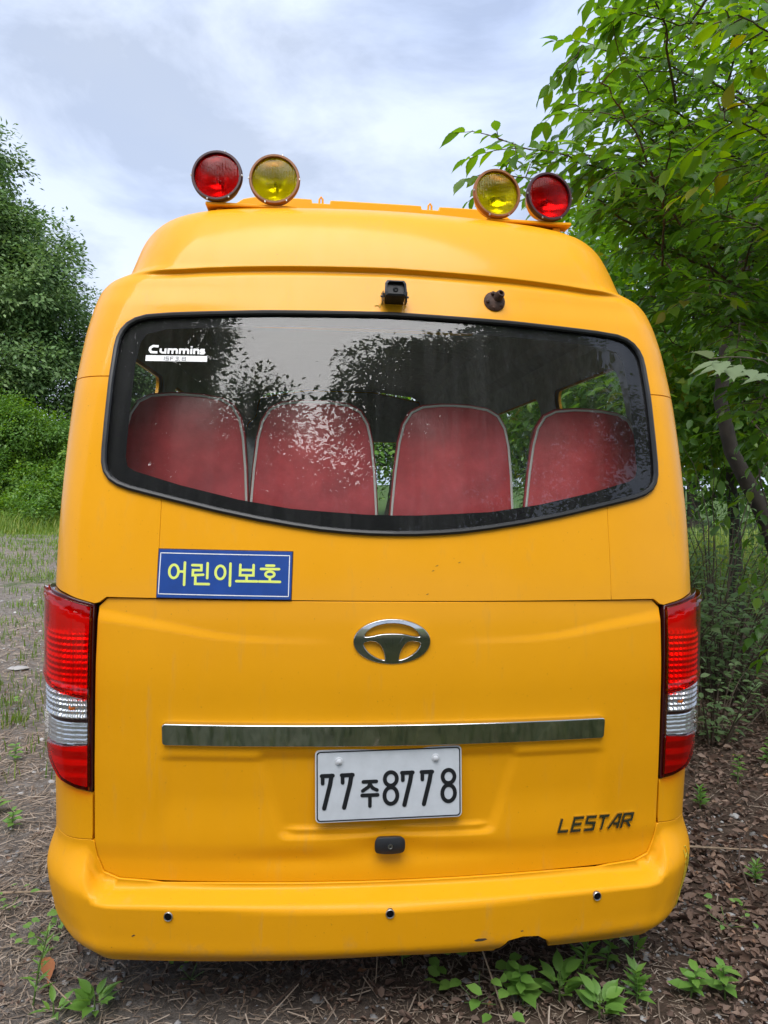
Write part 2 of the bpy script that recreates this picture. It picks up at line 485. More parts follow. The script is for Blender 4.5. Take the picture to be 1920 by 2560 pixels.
# ---- relief of the sheet metal (outward distance)
_SI = {}
def si(x, xs, ys):
    """smooth monotone interpolation through a few knots"""
    k = (tuple(xs), tuple(ys))
    if k not in _SI:
        t = np.linspace(xs[0], xs[-1], 600)
        _SI[k] = (t, pchip(np.array(xs, float), np.array(ys, float), t) if len(xs) > 2 else np.interp(t, xs, ys))
    return np.interp(x, *_SI[k])
def d_gate(s, z):
    a = np.abs(s)
    # recessed wedge above the diagonal crease, deeper towards the corners
    zc = si(a, [0, .35, .49, .69, .88], [1.16, 1.163, 1.171, 1.203, 1.232])
    wd = si(a, [0, .35, .88], [.02, .012, .022])
    amp = si(a, [.15, .45, .88], [0, .003, .009])
    d = -amp*sm(zc-wd, zc+wd, z)
    # pressed panel below the trim bar
    top = sm(.822, .795, z)
    side = sm(.700, .640, a)
    edge = si(z, [.56, .80], [.315, .385])
    pocket = sm(edge+.022, edge-.022, a)*sm(.560, .590, z)*sm(.845, .80, z)
    d = d - .013*pocket
    d = d - .007*top*side*sm(.56, .70, z)*(1-pocket)
    # lower edge band and the ledge under the plate
    d = d + .007*np.exp(-((z-.590)/.009)**2)*sm(.33, .27, a)*(1-.8*np.exp(-(s/.055)**2))
    d = d - .005*sm(.556, .49, z)
    # dent round the handle
    d = d - .014*np.exp(-((s/.12)**2+((z-.535)/.045)**2))
    d = d - .006*np.exp(-(((s+.28)/.16)**2+((z-.50)/.03)**2)) - .005*np.exp(-(((s-.2)/.14)**2+((z-.515)/.03)**2))
    return d
def ledge_z(a): return si(a, [0, .70, .80, .85, .90, 1.3], [.404, .407, .410, .412, .425, .44])
def d_bump(s, z):
    a = np.abs(s)
    lz = ledge_z(a)
    amp = si(a, [0, .80, .90, 1.0, 1.3], [.085, .085, .060, .036, .024])
    wid = si(a, [0, .83, .865, .90, 1.05], [.026, .028, .05, .118, .113])
    d = amp*(1-sm(lz-.008, lz+wid, z))
    d = d - si(a, [0, 1.], [.055, .03])*(1-sm(.215, .295, z))**2
    return d
def crease_z(a): return si(a, [0, .35, .6, .70, .80, .9, 1.4], [2.335, 2.329, 2.320, 2.314, 2.312, 2.312, 2.31])
def d_roof(s, z):
    a = np.abs(s)
    cz = crease_z(a)
    fade = sm(.93, .70, a)
    return fade*(.013*sm(cz-.002, cz+.014, z) - .005*np.exp(-((z-cz+.004)/.010)**2))

# ---- panels cut from that surface
def inside(poly, P):
    x, y = P[:, 0], P[:, 1]; r = np.zeros(len(P), bool)
    a = np.asarray(poly); b = np.roll(a, -1, 0)
    for (x1, y1), (x2, y2) in zip(a, b):
        c = ((y1 > y) != (y2 > y))
        with np.errstate(divide='ignore', invalid='ignore'):
            r ^= c & (x < (x2-x1)*(y-y1)/(y2-y1)+x1)
    return r
def segdist(poly, P, closed=True):
    a = np.asarray(poly, float); b = np.roll(a, -1, 0)
    if not closed: a, b = a[:-1], b[:-1]
    best = np.full(len(P), 1e9)
    for p, q in zip(a, b):
        d = q-p; L2 = max(d@d, 1e-18)
        t = np.clip(((P-p)@d)/L2, 0, 1)
        best = np.minimum(best, np.hypot(*(P-(p+t[:, None]*d)).T))
    return best
def dens(poly, step):
    a = np.asarray(poly, float); out = []
    for p, q in zip(a, np.roll(a, -1, 0)):
        n = max(1, int(math.ceil(np.linalg.norm(q-p)/step)))
        out += [p+(q-p)*k/n for k in range(n)]
    return np.array(out)
def area(poly):
    a = np.asarray(poly); b = np.roll(a, -1, 0)
    return .5*(a[:, 0]*b[:, 1]-b[:, 0]*a[:, 1]).sum()
def smoothpoly(pts, it=2):
    p = np.asarray(pts, float)
    for _ in range(it):
        n = np.roll(p, -1, 0)
        p = np.stack([p*.75+n*.25, p*.25+n*.75], 1).reshape(-1, 2)
    return p
def mirror(half):
    """half outline from the centre bottom round the right side to the centre top -> closed outline"""
    h = np.asarray(half, float)
    l = h[::-1]*[-1, 1]
    if abs(h[0, 0]) < 1e-9: l = l[:-1]
    if abs(h[-1, 0]) < 1e-9: l = l[1:]
    return np.concatenate([h, l])

def region(loops, step, extra_inside=None, grid=True):
    """triangulate the area inside loops[0] and outside the others -> 2D verts, tris, loops of indices"""
    pts, edges, idx = [], [], []
    for lp in loops:
        b = len(pts); n = len(lp)
        pts += [tuple(p) for p in lp]
        edges += [(b+k, b+(k+1) % n) for k in range(n)]
    allp = np.array(pts)
    if grid:
        lo, hi = allp.min(0), allp.max(0)
        gx = np.arange(lo[0]+step*.5, hi[0], step); gy = np.arange(lo[1]+step*.5, hi[1], step*.87)
        G = np.array([(x+(step/2 if j % 2 else 0), y) for j, y in enumerate(gy) for x in gx])
        if len(G):
            ok = inside(loops[0], G)
            for h in loops[1:]: ok &= ~inside(h, G)
            G = G[ok]
            dmin = np.full(len(G), 1e9)
            for lp in loops: dmin = np.minimum(dmin, segdist(lp, G))
            G = G[dmin > step*.45]
            pts += [tuple(p) for p in G]
    v, e, f, *_ = delaunay_2d_cdt([Vector(p) for p in pts], edges, [], 0, 1e-7)
    V = np.array([(p.x, p.y) for p in v]); T = np.array([t for t in f if len(t) == 3])
    c = V[T].mean(1)
    ok = inside(loops[0], c)
    for h in loops[1:]: ok &= ~inside(h, c)
    T = T[ok]
    a = V[T]
    ar = (a[:, 1, 0]-a[:, 0, 0])*(a[:, 2, 1]-a[:, 0, 1])-(a[:, 1, 1]-a[:, 0, 1])*(a[:, 2, 0]-a[:, 0, 0])
    T = T[np.abs(ar) > 1e-12]; ar = ar[np.abs(ar) > 1e-12]
    T[ar < 0] = T[ar < 0][:, ::-1]
    return V, T

def bodymap(disp=None, off=0.0):
    def f(P, extra=0.0):
        d = off+extra+(disp(P[:, 0], P[:, 1]) if disp else 0.0)
        return S(P[:, 0], P[:, 1], d)
    return f

def panel(name, loops, fmap, material, parent, step=.02, rim=.02, lip=.0016, grid=True):
    """curved sheet with rounded, turned-in edges; fmap(P2d, extra) -> 3D, outward = increasing extra"""
    loops = [dens(l if area(l) > 0 else l[::-1], step*.8) if k == 0 else dens(l[::-1] if area(l) > 0 else l, step*.8)
             for k, l in enumerate(loops)]
    V2, T = region(loops, step, grid=grid)
    V = fmap(V2)
    e = 1e-4
    du = fmap(V2+[e, 0])-fmap(V2-[e, 0]); dv = fmap(V2+[0, e])-fmap(V2-[0, e])
    N = np.cross(du, dv); N /= np.linalg.norm(N, axis=1)[:, None]+1e-15
    # outward check
    o = fmap(V2, .001)-V
    if (N*o).sum() < 0:
        N = -N; T = T[:, ::-1]
    flip = False
    if len(T):
        tn = np.cross(V[T[:, 1]]-V[T[:, 0]], V[T[:, 2]]-V[T[:, 0]])
        if (tn*N[T[:, 0]]).sum() < 0: T = T[:, ::-1]
    # boundary edges
    E = {}
    for t in T:
        for i in range(3):
            E[(t[i], t[(i+1) % 3])] = 1
    B = [k for k in E if (k[1], k[0]) not in E]
    Vs, Ns, Fs = [V], [N], T.tolist()
    if rim > 0 and B:
        B = np.array(B)
        ids = np.unique(B)
        outd = np.zeros((len(V), 3))
        ed = V[B[:, 1]]-V[B[:, 0]]
        od = np.cross(ed, N[B[:, 0]]); od /= np.linalg.norm(od, axis=1)[:, None]+1e-15
        np.add.at(outd, B[:, 0], od); np.add.at(outd, B[:, 1], od)
        on = outd[ids]; on /= np.linalg.norm(on, axis=1)[:, None]+1e-15
        p0, nn = V[ids], N[ids]
        r1 = p0+on*lip-nn*lip; r2 = p0+on*lip-nn*rim
        k = len(V); m = len(ids)
        mp = {int(i): j for j, i in enumerate(ids)}
        Vs += [r1, r1, r2]; Ns += [on, on, on]
        for a, b in B:
            a1, b1 = k+mp[a], k+mp[b]
            Fs.append([a, a1, b1, b][::-1] if False else [b, a, a1, b1])
            Fs.append([b1+m, a1+m, a1+2*m, b1+2*m])
    VV = np.concatenate(Vs); NN = np.concatenate(Ns)
    return mesh_obj(name, VV, Fs, material, parent, normals=NN)

def flatmap(origin, ux, uy):
    o, ux, uy = np.array(origin, float), np.array(ux, float), np.array(uy, float)
    n = np.cross(ux, uy); n /= np.linalg.norm(n)
    def f(P, extra=0.0):
        return o+P[:, :1]*ux+P[:, 1:2]*uy+np.reshape(np.broadcast_to(extra, (len(P),)), (-1, 1))*n
    return f
def rrect(x0, y0, x1, y1, r, n=5):
    P = []
    for cx, cy, a0 in ((x1-r, y0+r, -90), (x1-r, y1-r, 0), (x0+r, y1-r, 90), (x0+r, y0+r, 180)):
        for k in range(n+1):
            a = math.radians(a0+90*k/n); P.append((cx+r*math.cos(a), cy+r*math.sin(a)))
    return np.array(P)
def ell(cx, cy, rx, ry, n=28, a0=0, a1=360):
    full = abs(a1-a0) >= 360
    return [(cx+rx*math.cos(math.radians(a0+(a1-a0)*k/n)), cy+ry*math.sin(math.radians(a0+(a1-a0)*k/n)))
            for k in range(n if full else n+1)]+([(cx+rx*math.cos(math.radians(a0)), cy+ry*math.sin(math.radians(a0)))] if full else [])

# ---- lettering: strokes of a given width merged into one flat outline with a real edge
def strokes_mesh(strokes, width, round_=False):
    """strokes: list of polylines (or (polyline, width)); returns merged 2D verts and triangles"""
    pts, edges, polys = [], [], []
    for st in strokes:
        w = width
        if isinstance(st, tuple) and np.ndim(st[1]) == 0 and not np.ndim(st[0]) == 1: st, w = st
        p = np.asarray(st, float)
        closed = np.allclose(p[0], p[-1]) and len(p) > 3
        if closed:
            p = p[:-1]
            t = np.roll(p, -1, 0)-np.roll(p, 1, 0); t /= np.linalg.norm(t, axis=1)[:, None]
            n = np.stack([-t[:, 1], t[:, 0]], 1)
            polys.append((p+n*w/2, p-n*w/2))
            continue
        seg = np.diff(p, axis=0); seg /= np.linalg.norm(seg, axis=1)[:, None]
        nrm = np.stack([-seg[:, 1], seg[:, 0]], 1)
        m = np.zeros_like(p); m[0] = nrm[0]; m[-1] = nrm[-1]
        for k in range(1, len(p)-1):
            h = nrm[k-1]+nrm[k]; h /= np.linalg.norm(h)+1e-12
            m[k] = h/max(.45, h@nrm[k])
        a, b = p+m*w/2, p-m*w/2
        if round_:
            c1 = [p[-1]+w/2*np.array([math.cos(t), math.sin(t)]) for t in
                  np.linspace(math.atan2(*nrm[-1][::-1]), math.atan2(*nrm[-1][::-1])-PI, 7)[1:-1]]
            c0 = [p[0]+w/2*np.array([math.cos(t), math.sin(t)]) for t in
                  np.linspace(math.atan2(*(-nrm[0])[::-1]), math.atan2(*(-nrm[0])[::-1])-PI, 7)[1:-1]]
            polys.append((np.concatenate([a, np.array(c1), b[::-1], np.array(c0)]), None))
        else:
            polys.append((np.concatenate([a, b[::-1]]), None))
    for o, h in polys:
        for lp in (o, h):
            if lp is None: continue
            b = len(pts); n = len(lp)
            pts += [tuple(q) for q in lp]; edges += [(b+k, b+(k+1) % n) for k in range(n)]
    v, e, f, *_ = delaunay_2d_cdt([Vector(p) for p in pts], edges, [], 0, 1e-7)
    V = np.array([(p.x, p.y) for p in v]); T = np.array([t for t in f if len(t) == 3])
    c = V[T].mean(1); ok = np.zeros(len(T), bool)
    for o, h in polys:
        i = inside(o, c)
        if h is not None: i = i ^ inside(h, c)
        ok |= i
    T = T[ok]
    a = V[T]
    ar = (a[:, 1, 0]-a[:, 0, 0])*(a[:, 2, 1]-a[:, 0, 1])-(a[:, 1, 1]-a[:, 0, 1])*(a[:, 2, 0]-a[:, 0, 0])
    T[ar < 0] = T[ar < 0][:, ::-1]
    return V, T[np.abs(ar) > 1e-14]
def letter(name, strokes, width, fmap, thick, material, parent, round_=False, base=.0):
    V2, T = strokes_mesh(strokes, width, round_)
    top = fmap(V2, base+thick); bot = fmap(V2, base)
    n = len(V2); Fs = T.tolist()
    E = {}
    for t in T:
        for i in range(3): E[(t[i], t[(i+1) % 3])] = 1
    for a, b in [k for k in E if (k[1], k[0]) not in E]:
        Fs.append([b, a, a+n, b+n])
    return mesh_obj(name, np.concatenate([top, bot]), Fs, material, parent)
# ------------------------------------------------------------------ the minibus
bus = empty('minibus', (0, 0, 0))
tag(bus, 'yellow school minibus with high roof seen from behind, four round lamps on its roof', 'minibus')

W_OUT = [(0, 1.476), (.07, 1.4768), (.15, 1.481), (.22, 1.487), (.31, 1.499), (.41, 1.515), (.53, 1.538), (.65, 1.565), (.75, 1.588), (.80, 1.600), (.837, 1.613), (.864, 1.630), (.881, 1.653), (.889, 1.682), (.891, 1.72), (.890, 1.81),
         (.887, 1.95), (.882, 2.05), (.877, 2.085), (.866, 2.112), (.848, 2.135), (.822, 2.152), (.786, 2.163), (.71, 2.170), (.63, 2.174), (.40, 2.184), (0, 2.192)]
W_IN = [(0, 1.537), (.08, 1.538), (.20, 1.545), (.31, 1.552), (.47, 1.577), (.65, 1.618), (.79, 1.658), (.812, 1.672), (.820, 1.70), (.818, 1.82),
        (.812, 2.0), (.803, 2.07), (.785, 2.10), (.72, 2.118), (.55, 2.127), (.30, 2.134), (0, 2.136)]
def shrink(half, d):
    h = np.array(half, float); t = np.gradient(h, axis=0); t /= np.linalg.norm(t, axis=1)[:, None]
    n = np.stack([-t[:, 1], t[:, 0]], 1); n[0] = (0, 1); n[-1] = (0, -1)
    return h+n*d
W_HOLE = shrink(W_OUT, .004)
WH = mirror(W_HOLE)
zsplit = 1.956
k_split = [i for i in range(len(W_HOLE)-1) if W_HOLE[i, 1] < zsplit <= W_HOLE[i+1, 1]][0]
tq = (zsplit-W_HOLE[k_split, 1])/(W_HOLE[k_split+1, 1]-W_HOLE[k_split, 1])
s_split = W_HOLE[k_split, 0]*(1-tq)+W_HOLE[k_split+1, 0]*tq
low = [tuple(p) for p in W_HOLE[:k_split+1]]; high = [tuple(p) for p in W_HOLE[k_split+1:]]
z_at = lambda s: np.interp(s, W_HOLE[:13, 0], W_HOLE[:13, 1])

bm0 = bodymap()
# rear metal between window and tailgate: a middle panel and two quarter panels
mid = [(0, 1.2825), (.699, 1.2825), (.699, z_at(.699))]+[p for p in low[::-1] if p[0] < .699]
panel('rear_panel', [mirror(mid)], bm0, M['paint'], bus, .025, .015, .0010)
for sg in (1, -1):
    q = [(.7015, 1.2825), (.850, 1.2825), (.872, 1.266), (.886, 1.263), (.99, 1.289), (1.075, 1.3015), (1.28, 1.303), (1.28, 1.954), (s_split, 1.954)]
    q += [p for p in low[::-1] if p[0] > .7015]+[(.7015, z_at(.7015))]
    panel('quarter_panel', [np.array(q)*[sg, 1]], bm0, M['paint'], bus, .02, .015, .0012)
# high roof
up = [(0, W_HOLE[-1, 1])]+high[::-1][1:]+[(s_split, 1.9585), (1.28, 1.9585), (1.28, 2.262), (0, 2.262)]
panel('roof_band', [mirror(up)], bodymap(d_roof), M['paint'], bus, .02, .012, .0012)

def loft_rows(zs, disp, off, yend=5.4):
    tt = np.concatenate([np.linspace(0, 1, 26)[:-1], 1+np.linspace(0, 1, 15)[:-1], 2+np.linspace(0, 1, 16)**1.6])
    V, N = [], []
    for z in zs:
        yc, w, b, rx, ry = [float(p) for p in prm(np.array([z]))] if False else [float(np.interp(z, _ZT, p)) for p in _PT]
        flat = w-rx; q = (rx+ry)*.79; y0 = yc+b+ry
        s = np.where(tt < 1, tt*flat, np.where(tt < 2, flat+(tt-1)*q, flat+q+(tt-2)*(yend-y0)))
        s = np.concatenate([-s[::-1], s[1:]])
        zz = np.full_like(s, z)
        f = lambda a, c: S(a, c, off+disp(a, c))
        V.append(f(s, zz))
        e = 1e-4
        zl, zh = max(z-e, PROF[0, 0]), min(z+e, PROF[-1, 0])
        n = np.cross(f(s+e, zz)-f(s-e, zz), f(s, zz*0+zh)-f(s, zz*0+zl))
        N.append(n/(np.linalg.norm(n, axis=1)[:, None]+1e-15))
    return np.array(V), np.array(N)
zs = np.concatenate([np.linspace(2.262, 2.305, 6), np.linspace(2.308, 2.352, 26), np.linspace(2.36, 2.6, 22), np.linspace(2.606, 2.67, 18)])
V, N = loft_rows(zs, d_roof, 0.0)
m, n = V.shape[:2]
Fq = [(i*n+j, i*n+j+1, (i+1)*n+j+1, (i+1)*n+j) for i in range(m-1) for j in range(n-1)]
Fq += [((m-1)*n+j, (m-1)*n+j+1, (m-1)*n+n-2-j, (m-1)*n+n-1-j) for j in range(n//2-1)]
Fq += [((m-1)*n+n//2-1, (m-1)*n+n//2, (m-1)*n+n//2+1)]
NN = N.reshape(-1, 3).copy(); NN[(m-1)*n:] = (0, 0, 1)
mesh_obj('high_roof', V.reshape(-1, 3), Fq, M['paint'], bus, normals=NN)

# rear window
seal_path = np.concatenate([smoothpoly(shrink(W_OUT, .004), 0)])
sp = dens(mirror(shrink(W_OUT, .0065)), .012)
sp3 = S(sp[:, 0], sp[:, 1], .004); sp3 = np.concatenate([sp3, sp3[:1]])
win = empty('rear_window', (0, 0, 0), parent=bus)
MB().tube(sp3, .0085, 8, False).build('window_seal', M['rubber'], win, True)
panel('window_glass', [mirror(shrink(W_OUT, .005))], bodymap(off=-.003), M['rear_glass'], win, .03, 0)
panel('black_band', [mirror(shrink(W_OUT, .005)), mirror(W_IN)], bodymap(off=-.009), M['frit'], win, .03, 0)
# engine sticker on the glass, upper left
stk = empty('window_sticker', (0, 0, 0), parent=bus)
gm = bodymap(off=-.0026)
def zmap(P, extra=0.0):                   # sticker coordinates: letter units of the sticker
    Q = np.stack([-.776+(P[:, 0]-352)*.183/298, 2.061-(P[:, 1]-252)*.030/52], 1)
    return gm(Q, extra)
panel('sticker_bar', [np.array([(-.780, 2.0085), (-.585, 2.0085), (-.585, 2.0275), (-.780, 2.0275)])], bodymap(off=-.0022), M['white'], stk, .03, 0)
arc = lambda cx, cy, rx, ry, a, b, n=14: [(cx+rx*math.cos(math.radians(a+(b-a)*k/n)), cy-ry*math.sin(math.radians(a+(b-a)*k/n))) for k in range(n+1)]
for ch in [[([(408, 258), (380, 256), (366, 266), (364, 280), (372, 292), (404, 293)], 13)],
           [[(420, 270), (420, 288), (428, 294), (442, 294)], [(445, 270), (445, 300)]],
           [[(461, 300), (461, 274), (478, 274), (482, 278), (482, 300)], [(482, 278), (488, 274), (500, 274), (504, 278), (504, 300)]],
           [[(520, 300), (520, 274), (537, 274), (541, 278), (541, 300)], [(541, 278), (547, 274), (559, 274), (563, 278), (563, 300)]],
           [[(579, 268), (579, 300)], [(579, 255), (579, 262)]],
           [[(594, 300), (594, 274), (611, 274), (616, 279), (616, 300)]],
           [[(648, 274), (630, 274), (628, 279), (630, 284), (644, 286), (646, 291), (642, 296), (624, 296)]]]:
    letter('letter', ch, 10.5, zmap, .0002, M['white'], stk, base=.0004)
def zmap2(P, extra=0.0):
    Q = np.stack([-.776+(P[:, 0]-352)*.183/298, 2.0275-(P[:, 1]-308)*.019/32], 1)
    return bodymap(off=-.0018)(Q, extra)
for ch in [[[(442, 314), (442, 335)]], [[(466, 316), (451, 316), (451, 325), (464, 325), (464, 334), (449, 334)]],
           [[(490, 316), (474, 316), (474, 336)], [(474, 325), (487, 325)]], [[(499, 316), (514, 316), (514, 334), (499, 334)], [(503, 325), (514, 325)]],
           [[(522, 332), (522, 337)]], [[(534, 316), (553, 316), (553, 334), (534, 334), (534, 316)], [(534, 325), (553, 325)]]]:
    letter('letter', ch, 4.2, zmap2, .0002, M['greyprint'], stk)

# tailgate
G = [(0, .4365), (.67, .438), (.80, .444), (.846, .462), (.866, .508), (.875, .555), (.8755, .70), (.8735, 1.10), (.871, 1.252), (.846, 1.2765), (0, 1.2775)]
gate = panel('tailgate', [mirror(G)], bodymap(d_gate), M['gate_paint'], bus, .0085, .022, .0022)
# near-black sheet behind the seams, its colour standing in for shade in the gaps
panel('seam_shade_sheet', [mirror([(0, .40), (.92, .40), (1.25, .40), (1.25, 2.0), (.86, 2.0)]+[p for p in W_HOLE[::-1] if p[1] < 2.0 and p[0] < .885])],
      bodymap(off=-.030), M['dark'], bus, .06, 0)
trim = panel('trim_bar', [rrect(-.672, .854, .672, .914, .008)], lambda P, extra=0.0: bodymap(off=0)(P, .012+extra+.007*(P[:, 1]-.854)/.06),
             M['chrome'], bus, .02, .022, .004)
# emblem: an oval with three openings
em = lambda P, extra=0.0: bodymap(off=.005)(P, extra+.007*(1-(P[:, 0]/.115)**2-((P[:, 1]-1.163)/.068)**2)+.10*(P[:, 1]-1.163)+.004)
ex = lambda pts: np.array([((x-770)*.000435-.002, 1.163-(y-339)*.000435) for x, y in pts])
topo = [(574, 303), (600, 262), (660, 228), (770, 212), (880, 228), (940, 262), (966, 303), (900, 297), (850, 284), (770, 280), (690, 284), (640, 297)]
lefth = [(570, 362), (588, 343), (640, 333), (682, 352), (710, 400), (722, 456), (714, 468), (660, 452), (602, 412)]
righth = [(1540-x, y) for x, y in lefth][::-1]
def big(p, kx, ky):
    q = smoothpoly(p, 2); c = (q.max(0)+q.min(0))/2
    return c+(q-c)*[kx, ky]
oval = [(770+262*math.cos(a), 339+152*math.sin(a)) for a in np.linspace(0, 2*PI, 48, endpoint=False)]
emb = empty('oval_emblem', (0, 0, 0), parent=bus)
panel('emblem_ring', [ex(oval), big(ex(topo), 1.05, 1.22), big(ex(lefth), 1.10, 1.12), big(ex(righth), 1.10, 1.12)], em, M['emblem_chrome'], emb, .006, .009, .003)
for a in ([(738, 382), (722, 345), (700, 305)], [(773, 382), (772, 330), (771, 290)], [(808, 382), (822, 345), (845, 305)]):
    letter('emblem_rib', [ex(a)], .0022, em, .0012, M['darkchrome'], emb)
# sign in Korean script: child protection
sgn = empty('warning_sign', (0, 0, 0), parent=bus)
sx = lambda x: -.699+(x-708)*.397/789
sz = lambda y: 1.4255-(y-80)*.1425/295
panel('sign_edge', [np.array([(sx(703), sz(376)), (sx(1495), sz(377)), (sx(1500), sz(79)), (sx(704), sz(76))])], bodymap(off=.002), M['rust'], sgn, .04, .004, .0005)
panel('sign_board', [np.array([(sx(707), sz(371)), (sx(1490), sz(372)), (sx(1494), sz(84)), (sx(711), sz(82))])], bodymap(off=.0045), M['sign_blue'], sgn, .04, .004, .0008)
sm_ = lambda P, extra=0.0: bodymap(off=.0047)(np.stack([sx(P[:, 0]), sz(P[:, 1])], 1), extra)
bd = dens(np.array([(720, 102), (1480, 106), (1477, 354), (716, 350)], float), 12)
letter('sign_border', [np.concatenate([bd, bd[:1]])], 5, sm_, .0003, M['white'], sgn)
E_ = lambda cx, cy, rx, ry: [(cx+rx*math.cos(a), cy+ry*math.sin(a)) for a in np.linspace(0, 2*PI, 29)]
for ch in [[E_(802, 213, 27, 40), [(830, 213), (862, 213)], [(865, 158), (865, 293)]],
           [[(909, 173), (963, 173), (963, 203), (914, 203), (914, 234), (975, 230)], [(999, 160), (999, 250)], [(930, 246), (930, 286), (1010, 286)]],
           [E_(1075, 214, 28, 40), [(1133, 160), (1133, 293)]],
           [[(1191, 166), (1191, 229), (1269, 229), (1269, 166)], [(1191, 197), (1269, 197)], [(1230, 229), (1230, 264)], [(1170, 265), (1291, 265)]],
           [[(1344, 168), (1389, 168)], [(1313, 189), (1419, 189)], E_(1366, 221, 26, 17), [(1366, 238), (1366, 264)], [(1304, 265), (1426, 266)]]]:
    letter('character', ch, 15, sm_, .0004, M['sign_yellow'], sgn, True)
# number plate
pl = empty('number_plate', (0, 0, 0), parent=bus)
ca, sa = math.cos(.019), math.sin(.019)
pm = flatmap((-.003, -.014, .7345), (ca, 0, sa), (-sa*.998, .05, ca*.998))
panel('plate_sheet', [rrect(-.2195, -.1065, .2195, .1065, .013)], pm, M['plate_white'], pl, .04, .008, .0016)
panel('plate_border', [rrect(-.2165, -.1035, .2165, .1035, .011), rrect(-.2135, -.1005, .2135, .1005, .009)], lambda P, extra=0.0: pm(P, extra+.0009), M['black_print'], pl, .02, .0009, .0003, grid=False)
pc = lambda P, extra=0.0: pm(np.stack([(P[:, 0]-502)*.000432, (245-P[:, 1])*.000433], 1), extra+.0003)
seven = lambda o: [([(o+42, 222), (o+42, 172), (o+104, 172)], 26), ([(o+42, 168), (o+112, 168), (o+112, 176)], 1), ([(o+36, 171), (o+112, 171)], 27),
                   ([(o+103, 171), (o+92, 235), (o+70, 320), (o+52, 392)], 30)]
eight = lambda c: [(E_(c, 209, 42, 46), 27), (E_(c, 324, 45, 57), 27)]
for ch in [seven(0), seven(137),
           [([(322, 222), (412, 222)], 25), ([(372, 228), (357, 258), (317, 284)], 24), ([(368, 240), (388, 268), (417, 282)], 24), ([(313, 315), (421, 315)], 25), ([(367, 315), (367, 390)], 25)],
           eight(513), seven(555), seven(692), eight(919)]:
    letter('character', ch, 23, pc, .0011, M['black_print'], pl, True)
for bx in (-.150, .141):
    c = pm(np.array([[bx, .074]]), .0)[0]
    o = MB().lathe([(.0, .0118), (.0035, .0115), (.0038, .0068), (.0085, .0064), (.0098, .0035), (.0099, .0001)], c, (0, -1, .0), 6 if False else 14).build('plate_bolt', M['bolt'], pl, True)
# tailgate handle
hb = empty('gate_handle', (0, 0, 0), parent=bus)
hm = flatmap((.002, -.002, .5515), (1, 0, 0), (0, 0, 1))
hout = smoothpoly(np.array([(-.044, -.017), (-.036, -.024), (.036, -.024), (.044, -.017), (.044, .014), (.037, .022), (.018, .0245), (-.018, .0245), (-.037, .022), (-.044, .014)]), 2)
panel('grip', [hout], lambda P, extra=0.0: hm(P, extra+.030-.006*(P[:, 0]/.044)**2-.004*(P[:, 1]/.024)**2), M['plastic'], hb, .006, .024, .003)
MB().lathe([(0, .0075), (.0012, .0075), (.0012, .006), (.0004, .0055), (.0004, .0001)], hm(np.array([[0., .001]]), .0295)[0], (0, -1, 0), 18).build('lock_cylinder', M['steel'], hb, True)
MB().box(hm(np.array([[0., .001]]), .0305)[0], (.0022, .0012, .006)).build('key_slot', M['dark'], hb)
# model lettering, italic chrome
nm = empty('model_lettering', (0, 0, 0), parent=bus)
def lm(o):
    def f(P, extra=0.0):
        u = P[:, 0]*.92+o+.27*P[:, 1]
        return bodymap(d_gate, .0005)(np.stack([.535+u*.0408, .5585-u*.0001+P[:, 1]*.0395], 1), extra)
    return f
for i, ch in enumerate([[[(.0, 1), (.0, .02), (.82, .02)]], [[(.82, 1), (0, 1), (0, 0), (.82, 0)], [(0, .5), (.74, .5)]],
                        [[(.84, 1), (.04, 1), (.04, .54), (.8, .5), (.8, 0), (0, 0)]], [[(-.02, 1), (.86, 1)], [(.42, 1), (.42, -.09)]],
                        [[(-.06, -.05), (.52, 1), (.80, 1), (.80, -.09)], [(.36, .30), (.8, .30)]], [[(0, -.09), (0, 1), (.8, 1), (.8, .5), (0, .42)], [(.40, .44), (.82, -.05)]]]):
    letter('letter', ch, .19, lm(i*1.045), .0055, M['darkchrome'], nm)

# bumper with the exhaust cut-out
top = [(1.28, .553), (.89, .553), (.880, .549), (.8715, .506), (.851, .4575), (.803, .4385), (.67, .4325), (0, .431)]
bo = [(-1.28, .235), (-1.1, .225), (-.9, .22), (0, .22), (.325, .22), (.335, .258), (.355, .283), (.40, .292), (.45, .289), (.478, .272), (.495, .245), (.500, .22), (.9, .22), (1.1, .225), (1.28, .235)]
bo += top+[(-x, z) for x, z in top[:-1]][::-1]
bump_o = panel('bumper', [np.array(bo)], bodymap(d_bump), M['bumper'], bus, .014, .02, .003)
bl = bodymap(d_bump, .0006)
for sx_, sz_ in ((-.636, .3850), (-.002, .388), (.634, .3945)):
    c = bl(np.array([[sx_, sz_]]))[0]; c2 = bl(np.array([[sx_, sz_+.005]]))[0]
    ps = empty('parking_sensor', (0, 0, 0), parent=bus)
    ax = np.array([sx_*.2, -1, .03])
    MB().lathe([(-.006, .0135), (.002, .0135), (.0035, .0122), (.0028, .0104), (-.004, .0100)], c, ax, 22).build('sensor_ring', M['steel'], ps, True)
    MB().lathe([(.0008, .0104), (.0012, .008), (.0013, .0001)], c, ax, 18).build('sensor_face', M['frit'], ps, True)
